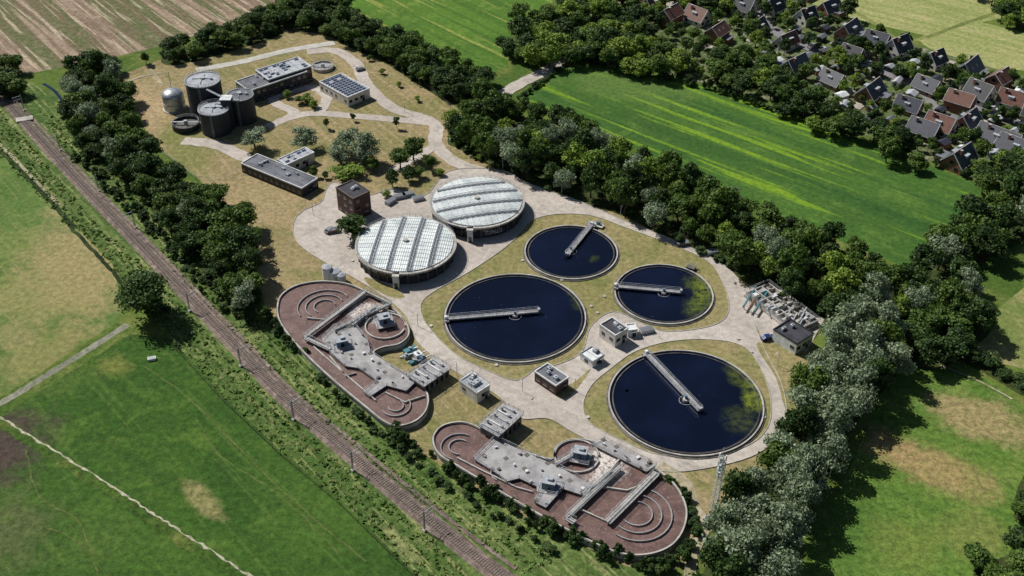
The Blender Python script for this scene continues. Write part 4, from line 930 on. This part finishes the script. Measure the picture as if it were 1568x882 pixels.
p = g(233, 551); q = Geo(); q.box((p.x, p.y, .45), (2.4, 1.3, .8), M['white'], .3); q.box((p.x, p.y, .87), (2.0, .9, .05), M['rooflight'], .3); q.obj('water_trough')
for (u, v) in [(560,110), (620,172), (690,232), (770,262), (860,298), (950,332), (1040,366), (1112,402), (1156,470), (1190,560), (880,600), (800,600), (700,575), (640,500), (560,415), (480,330)]:
    p = g(u, v); e = empty('street_lamp', (p.x, p.y, 0), R.uniform(0, 6)); q = Geo(); q.bar((0, 0, 0), (0, 0, 5), .12, M['steel']); q.bar((0, 0, 5), (.9, 0, 5.15), .08, M['steel']); q.obj('post', e); q = Geo(); q.box((1.0, 0, 5.15), (.6, .25, .14), M['white']); q.obj('lamp_head', e)
q = Geo()
for (u, v) in [(905,470), (925,455), (915,480), (800,400), (860,430), (930,410), (700,420), (960,600), (900,640), (1130,520), (850,545), (760,560), (660,500), (1170,640), (600,420), (540,400), (1150,540)]:
    p = g(u, v); q.cyl((p.x, p.y), .55, 0, .5, M['conc'], 14)
q.obj('manhole_covers')
# ---------------------------------------------------------------- fences
q = Geo()
P = G([(182,120), (245,96), (330,76), (430,50), (500,48), (575,82), (640,122), (690,165), (800,250), (960,326), (1100,392), (1180,430)])
q.railing(P, 0, M['concdark'], 1.8, False, 3, .05); q.obj('perimeter_fence')
q = Geo(); P = G([(240,228), (300,275), (345,275), (368,262)]); q.railing(P, 0, M['steel'], 1.6, False, 3, .05); q.obj('yard_fence')
q = Geo(); P = G([(200,520), (262,528), (345,618), (430,698), (520,773), (640,890)]); q.railing(P, 0, M['bark'], 1.2, False, 4, .07); q.obj('pasture_fence')
# ---------------------------------------------------------------- light, sky, camera
sc = bpy.context.scene
w = bpy.data.worlds.new('World'); sc.world = w; w.use_nodes = True; nt = w.node_tree
sk = nt.nodes.new('ShaderNodeTexSky'); sk.sky_type = 'NISHITA'; sk.sun_disc = False; EL = 49
sd = Vector((.8, -.6, -math.tan(rad(EL))))
sk.sun_elevation = rad(EL); sk.sun_rotation = math.atan2(-.8, .6); sk.altitude = 200
nt.links.new(sk.outputs[0], nt.nodes['Background'].inputs[0]); nt.nodes['Background'].inputs[1].default_value = .05
l = bpy.data.lights.new('sun', 'SUN'); l.energy = 4.9; l.angle = rad(.5); l.color = (1, .96, .9)
o = bpy.data.objects.new('sun', l); bpy.context.collection.objects.link(o); o.rotation_euler = sd.to_track_quat('-Z', 'Y').to_euler(); o.location = (-200, 300, 300)
cam = bpy.data.cameras.new('camera'); cam.sensor_width = 36; cam.lens = 36*F/1568; cam.clip_end = 12000; cam.clip_start = 1
o = bpy.data.objects.new('camera', cam); bpy.context.collection.objects.link(o); o.location = (0, 0, H); o.rotation_euler = (math.pi/2-TH, 0, 0); sc.camera = o
sc.view_settings.view_transform = 'Standard'; sc.view_settings.look = 'None'; sc.view_settings.exposure = 0
